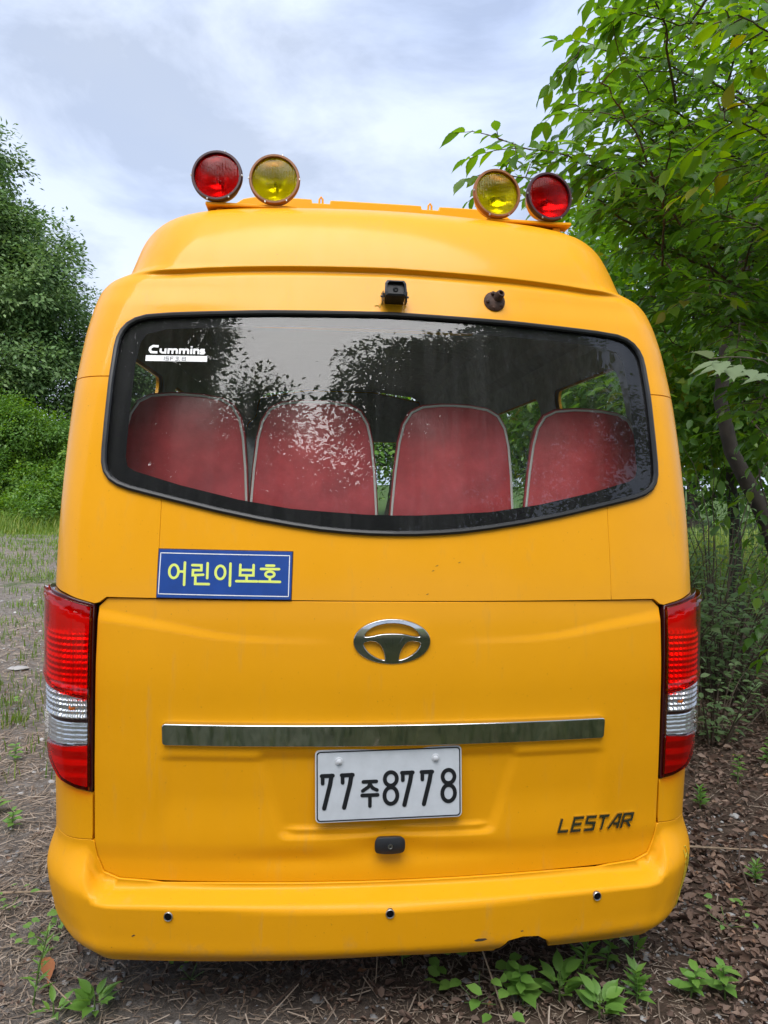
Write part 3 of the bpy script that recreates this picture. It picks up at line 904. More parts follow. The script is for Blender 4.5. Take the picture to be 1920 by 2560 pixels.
# scars: chipped paint, peeling strips at the right corner, a few nicks
for pts in ([(.250, .293), (.262, .297), (.284, .2965), (.290, .293), (.275, .289), (.256, .289)], [(.392, .309), (.398, .311), (.402, .309), (.396, .307)],
            [(-.378, .4195), (-.372, .4205), (-.371, .418), (-.377, .4175)], [(-.742, .322), (-.735, .327), (-.731, .325), (-.739, .320)]):
    panel('paint_chip', [np.array(pts)], bodymap(d_bump, .0005), M['chip'], bus, .01, .0004, .0001, grid=False)
tp = empty('peeling_strip', (0, 0, 0), parent=bus)
for pts in ([(.985, .470), (.996, .468), (1.003, .43), (.998, .39), (1.002, .35), (.992, .30), (.975, .25), (.955, .225)],
            [(.975, .465), (.978, .44), (.990, .45), (.997, .41), (1.006, .37), (1.0, .33), (.988, .28)],
            [(1.003, .44), (1.010, .40), (1.004, .36), (.995, .315), (.98, .27), (.965, .24)]):
    q = dens(np.array(pts), .01)[:-3]
    p3 = bodymap(d_bump, .002)(q)
    MB().tube(p3, .0016, 5).build('strip', M['tape'], tp, True)
for s0, z0 in ((.13, 1.385), (.118, 1.37), (.10, 1.300), (.20, 1.395)):
    panel('paint_chip', [np.array([(s0, z0), (s0+.006, z0+.001), (s0+.010, z0+.0045), (s0+.005, z0+.003)])], bodymap(off=.0004), M['chip'], bus, .01, .0003, .0001, grid=False)

# tail lamps and the panels under them
LO = np.array([(.8845, .703), (.93, .712), (.99, .732), (1.05, .785), (1.10, .86), (1.15, .95), (1.20, 1.05), (1.23, 1.15), (1.21, 1.25), (1.13, 1.2965), (1.075, 1.2965), (.99, 1.284), (.8865, 1.258)])
grow = lambda s: .004+.013*sm(.90, 1.07, np.abs(s))
zA = lambda s: .985+.22*(np.abs(s)-.884); zB = lambda s: .846-.05*(np.abs(s)-.884); zT = lambda s: 1.218+.30*(np.abs(s)-.884)
def zone(lo, hi, inset=.013):
    s = np.linspace(.884+inset, 1.22, 26)
    out_b = np.interp(s, [.884, .93, .99, 1.05, 1.10, 1.15, 1.20, 1.23], [.703, .712, .732, .785, .86, .95, 1.05, 1.15])+inset*.9
    out_t = np.interp(s, [.884, .99, 1.075, 1.13, 1.21, 1.23], [1.258, 1.284, 1.2965, 1.2965, 1.25, 1.15])-inset*.8
    l = np.maximum(out_b, lo(s) if lo else out_b); h = np.minimum(out_t, hi(s) if hi else out_t)
    ok = h-l > .004
    s, l, h = s[ok], l[ok], h[ok]
    return np.concatenate([np.stack([s, l], 1), np.stack([s, h], 1)[::-1]])
fac = lambda s, z, p: (np.abs((s/p) % 1-.5)+np.abs((z/p) % 1-.5))
for sg in (1, -1):
    tl = empty('tail_lamp', (0, 0, 0), parent=bus)
    g = lambda a, sg=sg: np.asarray(a)*[sg, 1]
    lmap = lambda o, dsp=None: (lambda P, extra=0.0: S(P[:, 0], P[:, 1], grow(P[:, 0])+o+extra+(dsp(np.abs(P[:, 0]), P[:, 1]) if dsp else 0)))
    panel('lamp_frame', [g(LO)], lmap(0.0), M['lamp_frame'], tl, .02, .02, .003)
    panel('reflector', [g(zone(zA, zT))], lmap(.0012, lambda s, z: .009*fac(s, z, .0175)*sm(1.19, 1.15, z)), M['refl_red'], tl, .0042, .001, .0003)
    panel('red_lens', [g(zone(lambda s: zA(s)-.004, None, .006))], lmap(.0155, lambda s, z: .004*np.exp(-((z-zT(s))/.008)**2)+.004*np.exp(-((z-zA(s)-.012)/.010)**2)), M['red_lens'], tl, .012, .014, .002)
    panel('reflector', [g(zone(zT, None))], lmap(.0012), M['refl_deep'], tl, .02, .001, .0003)
    panel('reflector', [g(zone(lambda s: zB(s)+.003, lambda s: zA(s)-.003))], lmap(.0012, lambda s, z: .011*fac(s, z, .016)*sm(.915, .925, z)+.0035*fac(s*.4, z, .013)*sm(.912, .90, z)-.004*np.exp(-((z-.916)/.006)**2)), M['refl_clear'], tl, .004, .001, .0003)
    panel('clear_lens', [g(zone(lambda s: zB(s)+.002, lambda s: zA(s)-.0055, .007))], lmap(.0155, lambda s, z: .0012*np.sin(z*2*PI/.014)*sm(.90, .89, z)-.002*np.exp(-((z-.916)/.004)**2)), M['clear_glass'], tl, .006, .014, .002)
    panel('reflector', [g(zone(None, lambda s: zB(s)-.004))], lmap(.0012, lambda s, z: .0012*fac(s, z, .006)), M['refl_red'] if sg < 0 else M['refl_deep'], tl, .006, .001, .0003)
    panel('reflex_lens', [g(zone(None, lambda s: zB(s)-.001, .007))], lmap(.009), M['red_lens'], tl, .02, .009, .002)
    for bs, bz in ((1.0, 1.135), (.945, .955)):
        p = S(np.array([sg*bs]), np.array([bz]), .004)[0]
        MB().lathe([(-.008, .012), (.004, .011), (.010, .007), (.012, .0003)], p, (sg*.5, -1, 0), 16).build('bulb', M['amber'], tl, True)
    panel('corner_panel', [g([(.884, .558), (1.28, .558), (1.28, 1.297), (1.14, 1.300), (1.20, 1.256), (1.225, 1.15), (1.195, 1.05), (1.146, .946), (1.097, .857), (1.048, .781), (.99, .7285), (.93, .7085), (.884, .699)])],
          bm0, M['paint'], bus, .02, .015, .0014)
    # side of the body with its windows and wheel arches
    arch = lambda c: [(c+.42*math.cos(a), .34+.42*math.sin(a)) for a in np.linspace(0, PI, 15)][::-1]
    so = [(1.283, .25)]+arch(2.40)+arch(5.45)+[(6.25, .25), (6.25, 2.262), (1.283, 2.262)]
    holes = [rrect(1.40, 1.33, 2.17, 2.15, .07), rrect(2.42, 1.33, 3.60, 2.15, .06), rrect(3.72, 1.33, 4.90, 2.15, .06), rrect(5.05, 1.33, 6.0, 2.15, .06)]
    panel('side_panel', [g(so)]+[g(h) for h in holes], bm0, M['paint'], bus, .09, .015, .0015)
    panel('side_lining', [g([(1.283, .6), (6.2, .6), (6.2, 2.24), (1.283, 2.24)])]+[g(h) for h in holes], bodymap(off=-.035), M['lining'], bus, .12, 0)
    for h in holes:
        panel('side_window', [g(h)], bodymap(off=-.010), M['side_glass'], bus, .12, 0)
    ml = S(np.array([sg*1.30]), np.array([2.115]), .004)[0]
    MB().box(ml, (.03, .07, .032), bev=.008).build('marker_lamp', M['amber'], bus)
    for wy in (1.56, 4.6):
        wh = empty('wheel', (0, 0, 0), parent=bus)
        MB().lathe([(-.10, .20), (-.105, .30), (-.085, .335), (.085, .335), (.105, .30), (.10, .20)], (sg*.90, wy, .335), (sg, 0, 0), 36).build('tyre', M['tyre'], wh, True)
        MB().lathe([(-.09, .20), (.06, .20), (.05, .17), (.02, .09), (.05, .05), (.055, .0005)], (sg*.90, wy, .335), (sg, 0, 0), 28).build('rim', M['steel'], wh, True)
# lining, floor, front end
panel('rear_lining', [mirror([(0, .6), (1.282, .6), (1.282, 2.24), (0, 2.24)]), mirror(shrink(W_OUT, .03))], bodymap(off=-.038), M['lining'], bus, .08, 0)
V, N = loft_rows(np.concatenate([[2.20, 2.26, 2.30], np.linspace(2.34, 2.655, 8)]), lambda a, c: 0*a, -.03, 5.36)
m, n = V.shape[:2]
Fq = [(i*n+j, i*n+j+1, (i+1)*n+j+1, (i+1)*n+j) for i in range(m-1) for j in range(n-1)]
Fq += [((m-1)*n+j, (m-1)*n+j+1, (m-1)*n+n-2-j, (m-1)*n+n-1-j) for j in range(n//2-1)]
Fq += [((m-1)*n+n//2-1, (m-1)*n+n//2, (m-1)*n+n//2+1)]
mesh_obj('headliner', V.reshape(-1, 3), Fq, M['lining'], bus)
MB().box((0, 2.85, .52), (1.9, 4.9, .06)).build('floor_pan', M['dark'], bus)
MB().box((0, 2.7, .40), (1.3, 4.6, .12)).build('underbody', M['dark'], bus)
MB().tube([(.42, .12, .30), (.42, .9, .33), (.38, 1.8, .36)], .03, 12).build('exhaust_pipe', M['rust'], bus, True)
zf = np.linspace(.3, 2.66, 26); wf = np.array([float(np.interp(z, _ZT, _PT[1])) for z in zf])
fo = np.concatenate([np.stack([wf, zf], 1), np.stack([-wf, zf], 1)[::-1]])
ws = rrect(-.88, 1.28, .88, 2.12, .09)
fm = flatmap((0, 5.40, 0), (-1, 0, 0), (0, 0, 1))
panel('front_panel', [fo, ws], fm, M['paint'], bus, .2, .02, .002)
panel('front_lining', [fo*[.96, .985]+[0, .02], ws], lambda P, extra=0.0: fm(P, extra-.06), M['lining'], bus, .2, 0)
panel('windscreen', [ws], lambda P, extra=0.0: fm(P, extra-.008), M['side_glass'], bus, .3, 0)
MB().box((0, 4.75, 1.12), (1.8, .5, .28), bev=.05).build('dashboard', M['plastic'], bus)

# rear bench: four separate vinyl seat backs
SB = [(0, 1.22), (.200, 1.22), (.222, 1.26), (.224, 1.45), (.219, 1.56), (.211, 1.68), (.199, 1.79), (.184, 1.855), (.158, 1.900), (.118, 1.922), (.05, 1.931), (0, 1.932)]
def seat(cx, y0, dz=0.0, tilt=0.0, hs=1.0):
    st = empty('seat', (cx, y0, dz), parent=bus)
    st.rotation_euler = (0, tilt, 0)
    f = lambda P, extra=0.0: np.stack([P[:, 0]*1.045, +.06*(P[:, 1]-1.3)-extra*.9-.055*(1-(P[:, 0]/.24)**2)*(1-((P[:, 1]-1.58)/.42)**2)+.0*P[:, 0], P[:, 1]], 1)
    panel('backrest', [mirror(SB)], f, M['seat'], st, .022, .11, .010)
    pp = dens(mirror([p for p in SB if p[1] > 1.3]), .015)
    k = [i for i in range(len(pp)) if pp[i, 1] > 1.345]
    path = pp[k]
    MB().tube(f(path*[.985, 1]+[0, -.004], .002), .0045, 6).build('piping', M['piping'], st, True)
    MB().box((0, .30, .98), (.43, .46, .13), bev=.04).build('cushion', M['seat'], st)
    MB().box((0, .27, .74), (.36, .30, .36)).build('seat_base', M['dark'], st)
for cx, dz, ti in ((-.742, .012, .02), (-.243, .0, 0), (.250, .002, .012), (.742, .0, .02)):
    seat(cx, .47, dz, ti)

# reversing camera under the roof crease
rc = empty('reversing_camera', (0, 0, 0), parent=bus)
cp = S(np.array([.008]), np.array([2.243]), 0)[0]
Rt = np.array(Euler((math.radians(-14), 0, 0)).to_matrix())
hood = MB()
prof = np.array([(-.032, -.024), (.032, -.024), (.036, -.012), (.034, .020), (.027, .030), (-.027, .030), (-.034, .020), (-.036, -.012)])
ring = lambda k, y: [tuple(Rt@np.array([x*k, y, z*k])+cp) for x, z in prof]
Vh = ring(1.0, -.062)+ring(.80, -.066)+ring(.78, -.050)+ring(.86, .01)
n8 = 8
Fh = [(i, (i+1) % n8, n8+(i+1) % n8, n8+i) for i in range(n8)]+[(n8+i, n8+(i+1) % n8, 2*n8+(i+1) % n8, 2*n8+i) for i in range(n8)]+[(3*n8+i, 3*n8+(i+1) % n8, (i+1) % n8, i) for i in range(n8)]
hood.add(Vh, Fh); hood.build('camera_hood', M['plastic'], rc)
MB().add([tuple(Rt@np.array([x*.8, -.052, z*.8])+cp) for x, z in prof], [list(range(8))]).build('camera_window', M['frit'], rc) if False else None
mbw = MB(); mbw.add([tuple(Rt@np.array([x*.79, -.054, z*.79])+cp) for x, z in prof], [list(range(8))])
o = mbw.build('camera_window', simple('camera_glass', (.008, .009, .012), .35, spec=.25), rc)
MB().lathe([(0, .009), (.004, .008), (.005, .004), (.003, .0003)], Rt@np.array([0, -.0545, .002])+cp, (0, -1, -.2), 18).build('camera_lens', M['plastic'], rc, True)
for sx_ in (-1, 1):
    mbb = MB()
    mbb.box(cp+np.array([sx_*.0385, -.020, -.004]), (.003, .045, .034), bev=.001)
    mbb.build('bracket_cheek', M['plastic'], rc)
    MB().tube([cp+np.array([sx_*.036, -.030, -.002]), cp+np.array([sx_*.046, -.030, -.002])], .0035, 8).build('bracket_bolt', M['plastic'], rc)
MB().box(cp+np.array([0, .004, -.006]), (.08, .006, .05), bev=.001).build('camera_bracket', M['plastic'], rc)
MB().lathe([(0, .0155), (.002, .0155), (.003, .012), (.0018, .006), (.0018, .0003)], S(np.array([.010]), np.array([2.295]), .0)[0], (0, -1, .3), 20).build('cable_grommet', M['paint'], rc, True)
MB().tube([S(np.array([.010]), np.array([2.297]), .002)[0], S(np.array([.010]), np.array([2.287]), .012)[0], cp+np.array([0, -.01, .026])], .004, 6).build('cable', M['plastic'], rc, True)
MB().tube([S(np.array([a]), np.array([b]), .002)[0] for a, b in ((-.055, 2.215), (-.042, 2.217), (-.040, 2.209), (-.028, 2.235))], .0011, 5).build('loose_wire', M['tape'], rc, True)
# rusted base of a lost lamp
rb = empty('rusted_mount', (0, 0, 0), parent=bus)
rp = S(np.array([.349]), np.array([2.252]), .002)[0]
rp_n = np.array([.0, -1, .28]); rp_n /= np.linalg.norm(rp_n)
MB().lathe([(0, .036), (.004, .036), (.008, .032), (.014, .022), (.016, .0003)], rp, rp_n, 20).build('flange', M['rust'], rb, True)
MB().lathe([(.008, .017), (.030, .0145), (.036, .0125), (.036, .0085), (.022, .0075), (.022, .0003)], rp+np.array([.006, 0, .006]), rp_n+np.array([.3, 0, .25]), 16).build('socket', M['rust'], rb, True)
for a in (35, 110, 190, 260, 320):
    MB().lathe([(0, .006), (.012, .0055), (.014, .0003)], rp+np.array([.026*math.cos(math.radians(a)), -.006, .024*math.sin(math.radians(a))]), rp_n, 8).build('bolt_head', M['rust'], rb, True)
# roof lamps on two mounting plates
for sg, x0, x1 in ((-1, -.64, -.32), (1, .37, .69)):
    MB().box(((x0+x1)/2, .50, 2.611), (x1-x0, .064, .012), bev=.003).build('lamp_plate', M['paint'], bus)
    for x in (x0+.05, (x0+x1)/2, x1-.05): MB().box((x, .51, 2.585), (.03, .05, .035), bev=.004).build('plate_foot', M['paint'], bus)
def lamp(x, yaw_, lens, shell, rim, lab):
    lp = empty('warning_lamp', (x, .475, 2.706), parent=bus)
    lp.rotation_euler = (math.radians(-4), 0, yaw_)
    lp['label'] = lab
    A = (0, -1, 0); c = (0, 0, 0)
    MB().lathe([(-.085, .0005), (-.085, .035), (-.075, .052), (-.045, .072), (-.012, .083), (-.008, .0865)], c, A, 40).build('housing', M[shell], lp, True)
    MB().lathe([(-.010, .0865), (-.004, .0900), (.008, .0900), (.014, .0875), (.014, .0805), (.004, .0795), (-.002, .0795)], c, A, 48).build('rim', M[rim], lp, True)
    rr = np.linspace(0.0005, .0785, 14)
    MB().lathe([(-.052+.052*(r/.0785)**2, r) for r in rr], c, A, 40).build('reflector', M['mirror'], lp, True)
    rl = np.linspace(.080, .0005, 12)
    MB().lathe([(.001, .0005), (.001, .080)]+[(.005+.009*(1-(r/.08)**2), r) for r in rl], c, A, 48).build('lens', M[lens], lp, True)
    MB().lathe([(-.045, .006), (-.022, .006), (-.018, .0005)], c, A, 12).build('bulb', M['steel'], lp, True)
    for a in (0, 72, 180, 250, 300):
        MB().box((.0895*math.cos(math.radians(a)), -.012, .0895*math.sin(math.radians(a))), (.005, .006, .007), bev=.001).build('rim_clip', M['steel'], lp)
    MB().lathe([(-.004, .022), (.006, .020), (.020, .012), (.024, .012)], (0, .02, -.095), (0, 0, 1), 14).build('stem', M[shell], lp, True)
lamp(-.600, -.10, 'lens_red', 'lamppurple', 'lamppurple', 'red lens in a dark purple rim')
lamp(-.400, -.06, 'lens_yellow', 'lampbrown', 'lampbrown', 'yellow lens in a dark brown rim')
lamp(.405, .10, 'lens_yellow', 'lampyellow', 'lampbrown', 'yellow lens in a pale stained shell')
lamp(.602, .14, 'lens_red', 'lampyellow', 'lamppurple', 'red lens in a pale yellow shell')
# roof unit further forward, with two lifting eyes
ru = empty('roof_unit', (0, 0, 0), parent=bus)
pr = [(-.67, 2.55), (-.64, 2.74), (-.60, 2.80), (-.56, 2.826), (-.50, 2.840), (-.280, 2.841), (-.276, 2.826), (-.196, 2.826), (-.192, 2.841)]
pr = pr+[(-x, z) for x, z in pr][::-1]
fu = flatmap((0, .95, 0), (1, 0, 0), (0, 0, 1))
panel('cover', [np.array(pr)], fu, M['paint'], ru, .06, 1.1, .006)
for sx_ in (-.236, .236):
    MB().tube([(sx_-.008, .965, 2.82), (sx_-.007, .965, 2.852), (sx_, .965, 2.862), (sx_+.007, .965, 2.852), (sx_+.008, .965, 2.82)], .0045, 8).build('lifting_eye', M['paint'], ru, True)
# ------------------------------------------------------------------ ground
def gz(x, y):
    """slight unevenness of the yard, flat under the wheels"""
    x = np.asarray(x, float); y = np.asarray(y, float)
    far = sm(5, 14, np.hypot(x, y-1))
    return far*(.10*np.sin(x*.31+1)*np.cos(y*.23)+.05*np.sin(x*.9+y*.6)) + .012*np.sin(x*3.1+.6)*np.sin(y*2.7) + sm(3.2, 7, x)*.25*sm(-3, 2, y) + sm(40, 140, np.hypot(x, y))*2.0
def axis_pts(lo, hi, c, fine, n):
    t = np.linspace(-1, 1, n)
    u = np.sign(t)*np.abs(t)**3.2
    return np.where(u < 0, c+(c-lo)*u, c+(hi-c)*u)+t*fine
gx = axis_pts(-400, 400, 0, 6, 150); gy = axis_pts(-400, 600, 2, 6, 150)
X, Y = np.meshgrid(gx, gy)
Vg = np.stack([X, Y, gz(X, Y)], -1).reshape(-1, 3)
ny, nx = X.shape
Fg = np.array([(i*nx+j, i*nx+j+1, (i+1)*nx+j+1, (i+1)*nx+j) for i in range(ny-1) for j in range(nx-1)])
def ground_mat():
    m, N, L, B = mat('yard_ground')
    tc = N.new('ShaderNodeTexCoord'); P = tc.outputs['Object']
    sx = N.new('ShaderNodeSeparateXYZ'); L.new(P, sx.inputs[0])
    a = noise(N, L, 1.1, 8, .65, P); b = noise(N, L, 14, 8, .7, P); c = noise(N, L, 70, 5, .7, P)
    grey = ramp(N, L, b.outputs['Fac'], [(.25, (.085, .070, .058)), (.5, (.19, .165, .145)), (.75, (.31, .285, .265))])
    brown = ramp(N, L, b.outputs['Fac'], [(.25, (.045, .030, .021)), (.5, (.105, .072, .053)), (.75, (.19, .138, .105))])
    green = ramp(N, L, b.outputs['Fac'], [(.25, (.032, .060, .014)), (.75, (.085, .14, .03))])
    def mixc(f, x, y):
        mx = N.new('ShaderNodeMixRGB'); L.new(f, mx.inputs[0]); L.new(x.outputs[0], mx.inputs[1]); L.new(y.outputs[0], mx.inputs[2]); return mx
    def math_(op, x, y):
        n = N.new('ShaderNodeMath'); n.operation = op
        for k, v in ((0, x), (1, y)):
            if isinstance(v, (int, float)): n.inputs[k].default_value = v
            else: L.new(v, n.inputs[k])
        return n.outputs[0]
    # leaf mould to the right of the bus, pale trodden gravel to the left
    f = math_('ADD', sx.outputs['X'], math_('MULTIPLY', math_('SUBTRACT', a.outputs['Fac'], .5), 2.2))
    fr = ramp(N, L, math_('MULTIPLY_ADD', f, .5), [(.25, 0.), (.55, 1.)])
    fr.inputs[0].links[0].from_node.inputs[2].default_value = .5
    col = mixc(fr.outputs[0], grey, brown)
    # grass: past the gravel, at the far left edge, behind the photographer and beyond the fence
    n_far = math_('ADD', sx.outputs['Y'], math_('MULTIPLY', math_('SUBTRACT', a.outputs['Fac'], .5), 14))
    f1 = ramp(N, L, math_('MULTIPLY', n_far, 1/40.), [(.44, 0.), (.54, 1.)])
    n_near = math_('ADD', sx.outputs['Y'], math_('MULTIPLY', math_('SUBTRACT', a.outputs['Fac'], .5), 1.2))
    f2 = ramp(N, L, math_('MULTIPLY', n_near, -.25), [(.14, 0.), (.26, .55)])
    xr = math_('ADD', sx.outputs['X'], math_('MULTIPLY', math_('SUBTRACT', a.outputs['Fac'], .5), 3))
    f3 = ramp(N, L, math_('MULTIPLY', xr, 1/20.), [(.27, 0.), (.36, 1.)])
    pt = ramp(N, L, noise(N, L, .9, 6, .6, P).outputs['Fac'], [(.56, 0.), (.66, .75)])
    lefty = ramp(N, L, math_('MULTIPLY', sx.outputs['X'], -.25), [(.30, 0.), (.45, 1.)])
    g = math_('MAXIMUM', math_('MAXIMUM', f1.outputs[0], f2.outputs[0]), math_('MAXIMUM', f3.outputs[0], math_('MULTIPLY', pt.outputs[0], lefty.outputs[0])))
    col = mixc(g, col, green)
    fine = ramp(N, L, c.outputs['Fac'], [(.3, .62), (.7, 1.0)])
    mu = N.new('ShaderNodeMixRGB'); mu.blend_type = 'MULTIPLY'; mu.inputs[0].default_value = 1
    L.new(col.outputs[0], mu.inputs[1]); L.new(fine.outputs[0], mu.inputs[2])
    L.new(mu.outputs[0], B.inputs['Base Color'])
    B.inputs['Roughness'].default_value = .95; B.inputs['Specular IOR Level'].default_value = .2
    mb = math_('ADD', b.outputs['Fac'], math_('MULTIPLY', c.outputs['Fac'], .5))
    bump(N, L, mb, B, .9, .03)
    return m
ground = mesh_obj('ground', Vg, Fg, ground_mat(), smooth=True)
tag(ground, kind='structure')

# ------------------------------------------------------------------ leaves, blades and straw as many small faces
def unit(v): return v/(np.linalg.norm(v, axis=-1, keepdims=True)+1e-12)
LEAF = {  # (along, across, lift) points and faces
 'far': (np.array([(0, 0, 0), (.45, -.5, .06), (1, 0, -.06), (.45, .5, .06)]), [(0, 1, 2), (0, 2, 3)]),
 'mid': (np.array([(0, 0, 0), (.22, -.40, .07), (.60, -.46, .05), (1, 0, -.14), (.60, .46, .05), (.22, .40, .07), (.42, 0, 0)]),
         [(0, 1, 6), (1, 2, 6), (2, 3, 6), (3, 4, 6), (4, 5, 6), (5, 0, 6)]),
 'dead': (np.array([(0, 0, .10), (.22, -.36, .30), (.60, -.40, .22), (1, 0, .16), (.60, .42, .34), (.22, .34, .16), (.45, 0, .0)]),
         [(0, 1, 6), (1, 2, 6), (2, 3, 6), (3, 4, 6), (4, 5, 6), (5, 0, 6)]),
 'near': (np.array([(-.12, 0, .0), (0, -.03, 0), (.10, -.28, .05), (.17, -.31, .05), (.26, -.43, .07), (.33, -.42, .06), (.44, -.48, .06), (.52, -.43, .04), (.62, -.40, .03), (.70, -.30, .0), (.80, -.22, -.03), (.90, -.08, -.08), (1.05, 0, -.14),
                    (.90, .08, -.08), (.80, .22, -.03), (.70, .30, .0), (.62, .40, .03), (.52, .43, .04), (.44, .48, .06), (.33, .42, .06), (.26, .43, .07), (.17, .31, .05), (.10, .28, .05), (0, .03, 0),
                    (.20, 0, .0), (.45, 0, -.01), (.70, 0, -.05)]),
          [(0, 1, 24), (1, 2, 24), (2, 3, 24), (3, 4, 24), (4, 5, 25), (4, 25, 24), (5, 6, 25), (6, 7, 25), (7, 8, 25), (8, 26, 25), (8, 9, 26), (9, 10, 26), (10, 11, 26), (11, 12, 26),
           (12, 13, 26), (13, 14, 26), (14, 15, 26), (15, 16, 26), (16, 25, 26), (16, 17, 25), (17, 18, 25), (18, 19, 25), (19, 20, 25), (20, 24, 25), (20, 21, 24), (21, 22, 24), (22, 23, 24), (23, 0, 24)]),
}
def leaves(kind, P, D, Nn, Ln, W):
    """many leaves: base points, directions, up vectors, lengths, widths -> verts, tris"""
    T, F = LEAF[kind]
    D = unit(D); Sd = unit(np.cross(D, Nn)); U = np.cross(Sd, D)
    Ln = np.asarray(Ln)[:, None, None]; W = np.asarray(W)[:, None, None]
    V = P[:, None]+D[:, None]*T[None, :, :1]*Ln+Sd[:, None]*T[None, :, 1:2]*W+U[:, None]*T[None, :, 2:]*Ln
    n, k = len(P), len(T)
    Fa = (np.array(F)[None]+(np.arange(n)*k)[:, None, None]).reshape(-1, 3)
    return V.reshape(-1, 3), Fa, k
def leafmesh(name, kind, P, D, Nn, Ln, W, tint, material, parent=None):
    V, Fa, k = leaves(kind, P, D, Nn, Ln, W)
    return mesh_obj(name, V, Fa, material, parent, attr=np.repeat(tint, k))

def crown_points(blobs, n, per, spread, flat, rg):
    """clumps of leaves spread over and into ellipsoids: centres biased to the outside"""
    vol = np.array([b[3]*b[4]*b[5] for b in blobs])**.75; vol /= vol.sum()
    k = rg.choice(len(blobs), n, p=vol)
    B = np.array(blobs)[k]
    d = unit(rg.normal(size=(n, 3))); r = rg.random(n)**.33
    r = np.where(rg.random(n) < .65, .80+.25*rg.random(n), r)
    wob = 1+.16*np.sin(d[:, 0]*5+k)+.12*np.sin(d[:, 2]*7+d[:, 1]*4+2*k)
    C0 = B[:, :3]+d*B[:, 3:6]*(r*wob)[:, None]
    out = unit(d/B[:, 3:6]+np.array([0, 0, .35]))
    m = rg.integers(int(per*.5), int(per*1.5), n)
    idx = np.repeat(np.arange(n), m)
    o = rg.normal(size=(len(idx), 3))*spread*np.array([1, 1, flat])*(.6+.8*rg.random(n))[idx][:, None]
    o[:, 2] -= .25*(o[:, 0]**2+o[:, 1]**2)/spread        # drooping fans
    P = C0[idx]+o
    D = unit(unit(o+1e-6)*np.array([1, 1, .4])+out[idx]*.5+rg.normal(size=o.shape)*.45+np.array([0, 0, -.35]))
    Nn = unit(np.array([0, 0, .8])+out[idx]*.9+rg.normal(size=o.shape)*.42)
    ct = rg.random(n)
    tint = np.clip(ct[idx]*.75+rg.random(len(idx))*.35-.05, 0, 1)
    return P, D, Nn, tint, C0

def lobes(blobs, n, r0, r1, rg, squash=.62):
    """break a crown into many rounded lobes sitting on its ellipsoids"""
    w = np.array([b[3]*b[5] for b in blobs]); k = rg.choice(len(blobs), n, p=w/w.sum()); out = []
    for i in k:
        b = np.array(blobs[i]); d = unit(rg.normal(size=3)+np.array([0, -.15, .15])); r = r0+(r1-r0)*rg.random()
        c = b[:3]+d*np.maximum(b[3:6]-r*.55, .2)*(.75+.3*rg.random())
        out.append((*c, r*(.85+.4*rg.random()), r*(.85+.4*rg.random()), r*squash*(.8+.4*rg.random())))
    return out

def limbs(mb, base, top, r, targets, rg, fork=.35):
    """tapered trunk and limbs reaching towards the clumps"""
    base = np.array(base, float); top = np.array(top, float)
    n = 9; t = np.linspace(0, 1, n)[:, None]
    p = base+(top-base)*t+np.cumsum(rg.normal(size=(n, 3))*np.array([1, 1, .1])*.012*np.linalg.norm(top-base), 0)*np.minimum(t*3, 1)
    rad = r*(1-.8*t[:, 0]); rad[0] *= 1.35
    mb.tube(p, rad, 9)
    for q in targets:
        h = fork+(1-fork)*rg.random()*.85
        a = base+(top-base)*h
        i = min(n-1, int(h*(n-1))); a = p[i]
        if q[2] < a[2]-.15*np.linalg.norm(q-a): 
            i = max(1, i-2); a = p[i]
        m = 6; tt = np.linspace(0, 1, m)[:, None]
        bow = np.array([0, 0, .12*np.linalg.norm(q-a)])*np.sin(tt*PI)
        pts = a+(q-a)*tt+bow+np.cumsum(rg.normal(size=(m, 3))*.02*np.linalg.norm(q-a), 0)*tt
        r1 = rad[i]*.45
        mb.tube(pts, r1*(1-.85*tt[:, 0]), 6)

def tree(name, label, cat, loc, top, r, blobs, n, per, spread, flat, ln, material, seed, group=None, kind='far', nl=22, wr=.5, fork=.3, lobe=None):
    rg = np.random.default_rng(seed)
    if lobe: blobs = lobes(blobs, *lobe, rg)
    root = empty(name, loc); tag(root, label, cat, group)
    P, D, Nn, tint, C0 = crown_points(blobs, n, per, spread, flat, rg)
    L_ = ln*(.65+.7*rg.random(len(P)))
    ok = P[:, 2] > .03
    ok &= ~((np.abs(P[:, 0]+loc[0]) < 1.25) & (P[:, 1]+loc[1] > -.2) & (P[:, 1]+loc[1] < 5.7) & (P[:, 2] < 2.95))
    P, D, Nn, tint, L_ = P[ok], D[ok], Nn[ok], tint[ok], L_[ok]
    leafmesh('foliage', kind, P, D, Nn, L_, L_*wr*(.8+.4*rg.random(len(P))), tint, material, root)['kind'] = 'stuff'
    mb = MB()
    tg = C0[rg.choice(len(C0), min(nl, len(C0)), replace=False)]
    limbs(mb, (0, 0, -.1), top, r, tg, rg, fork)
    mb.build('trunk', M['bark'], root, True, fix=False)
    return root

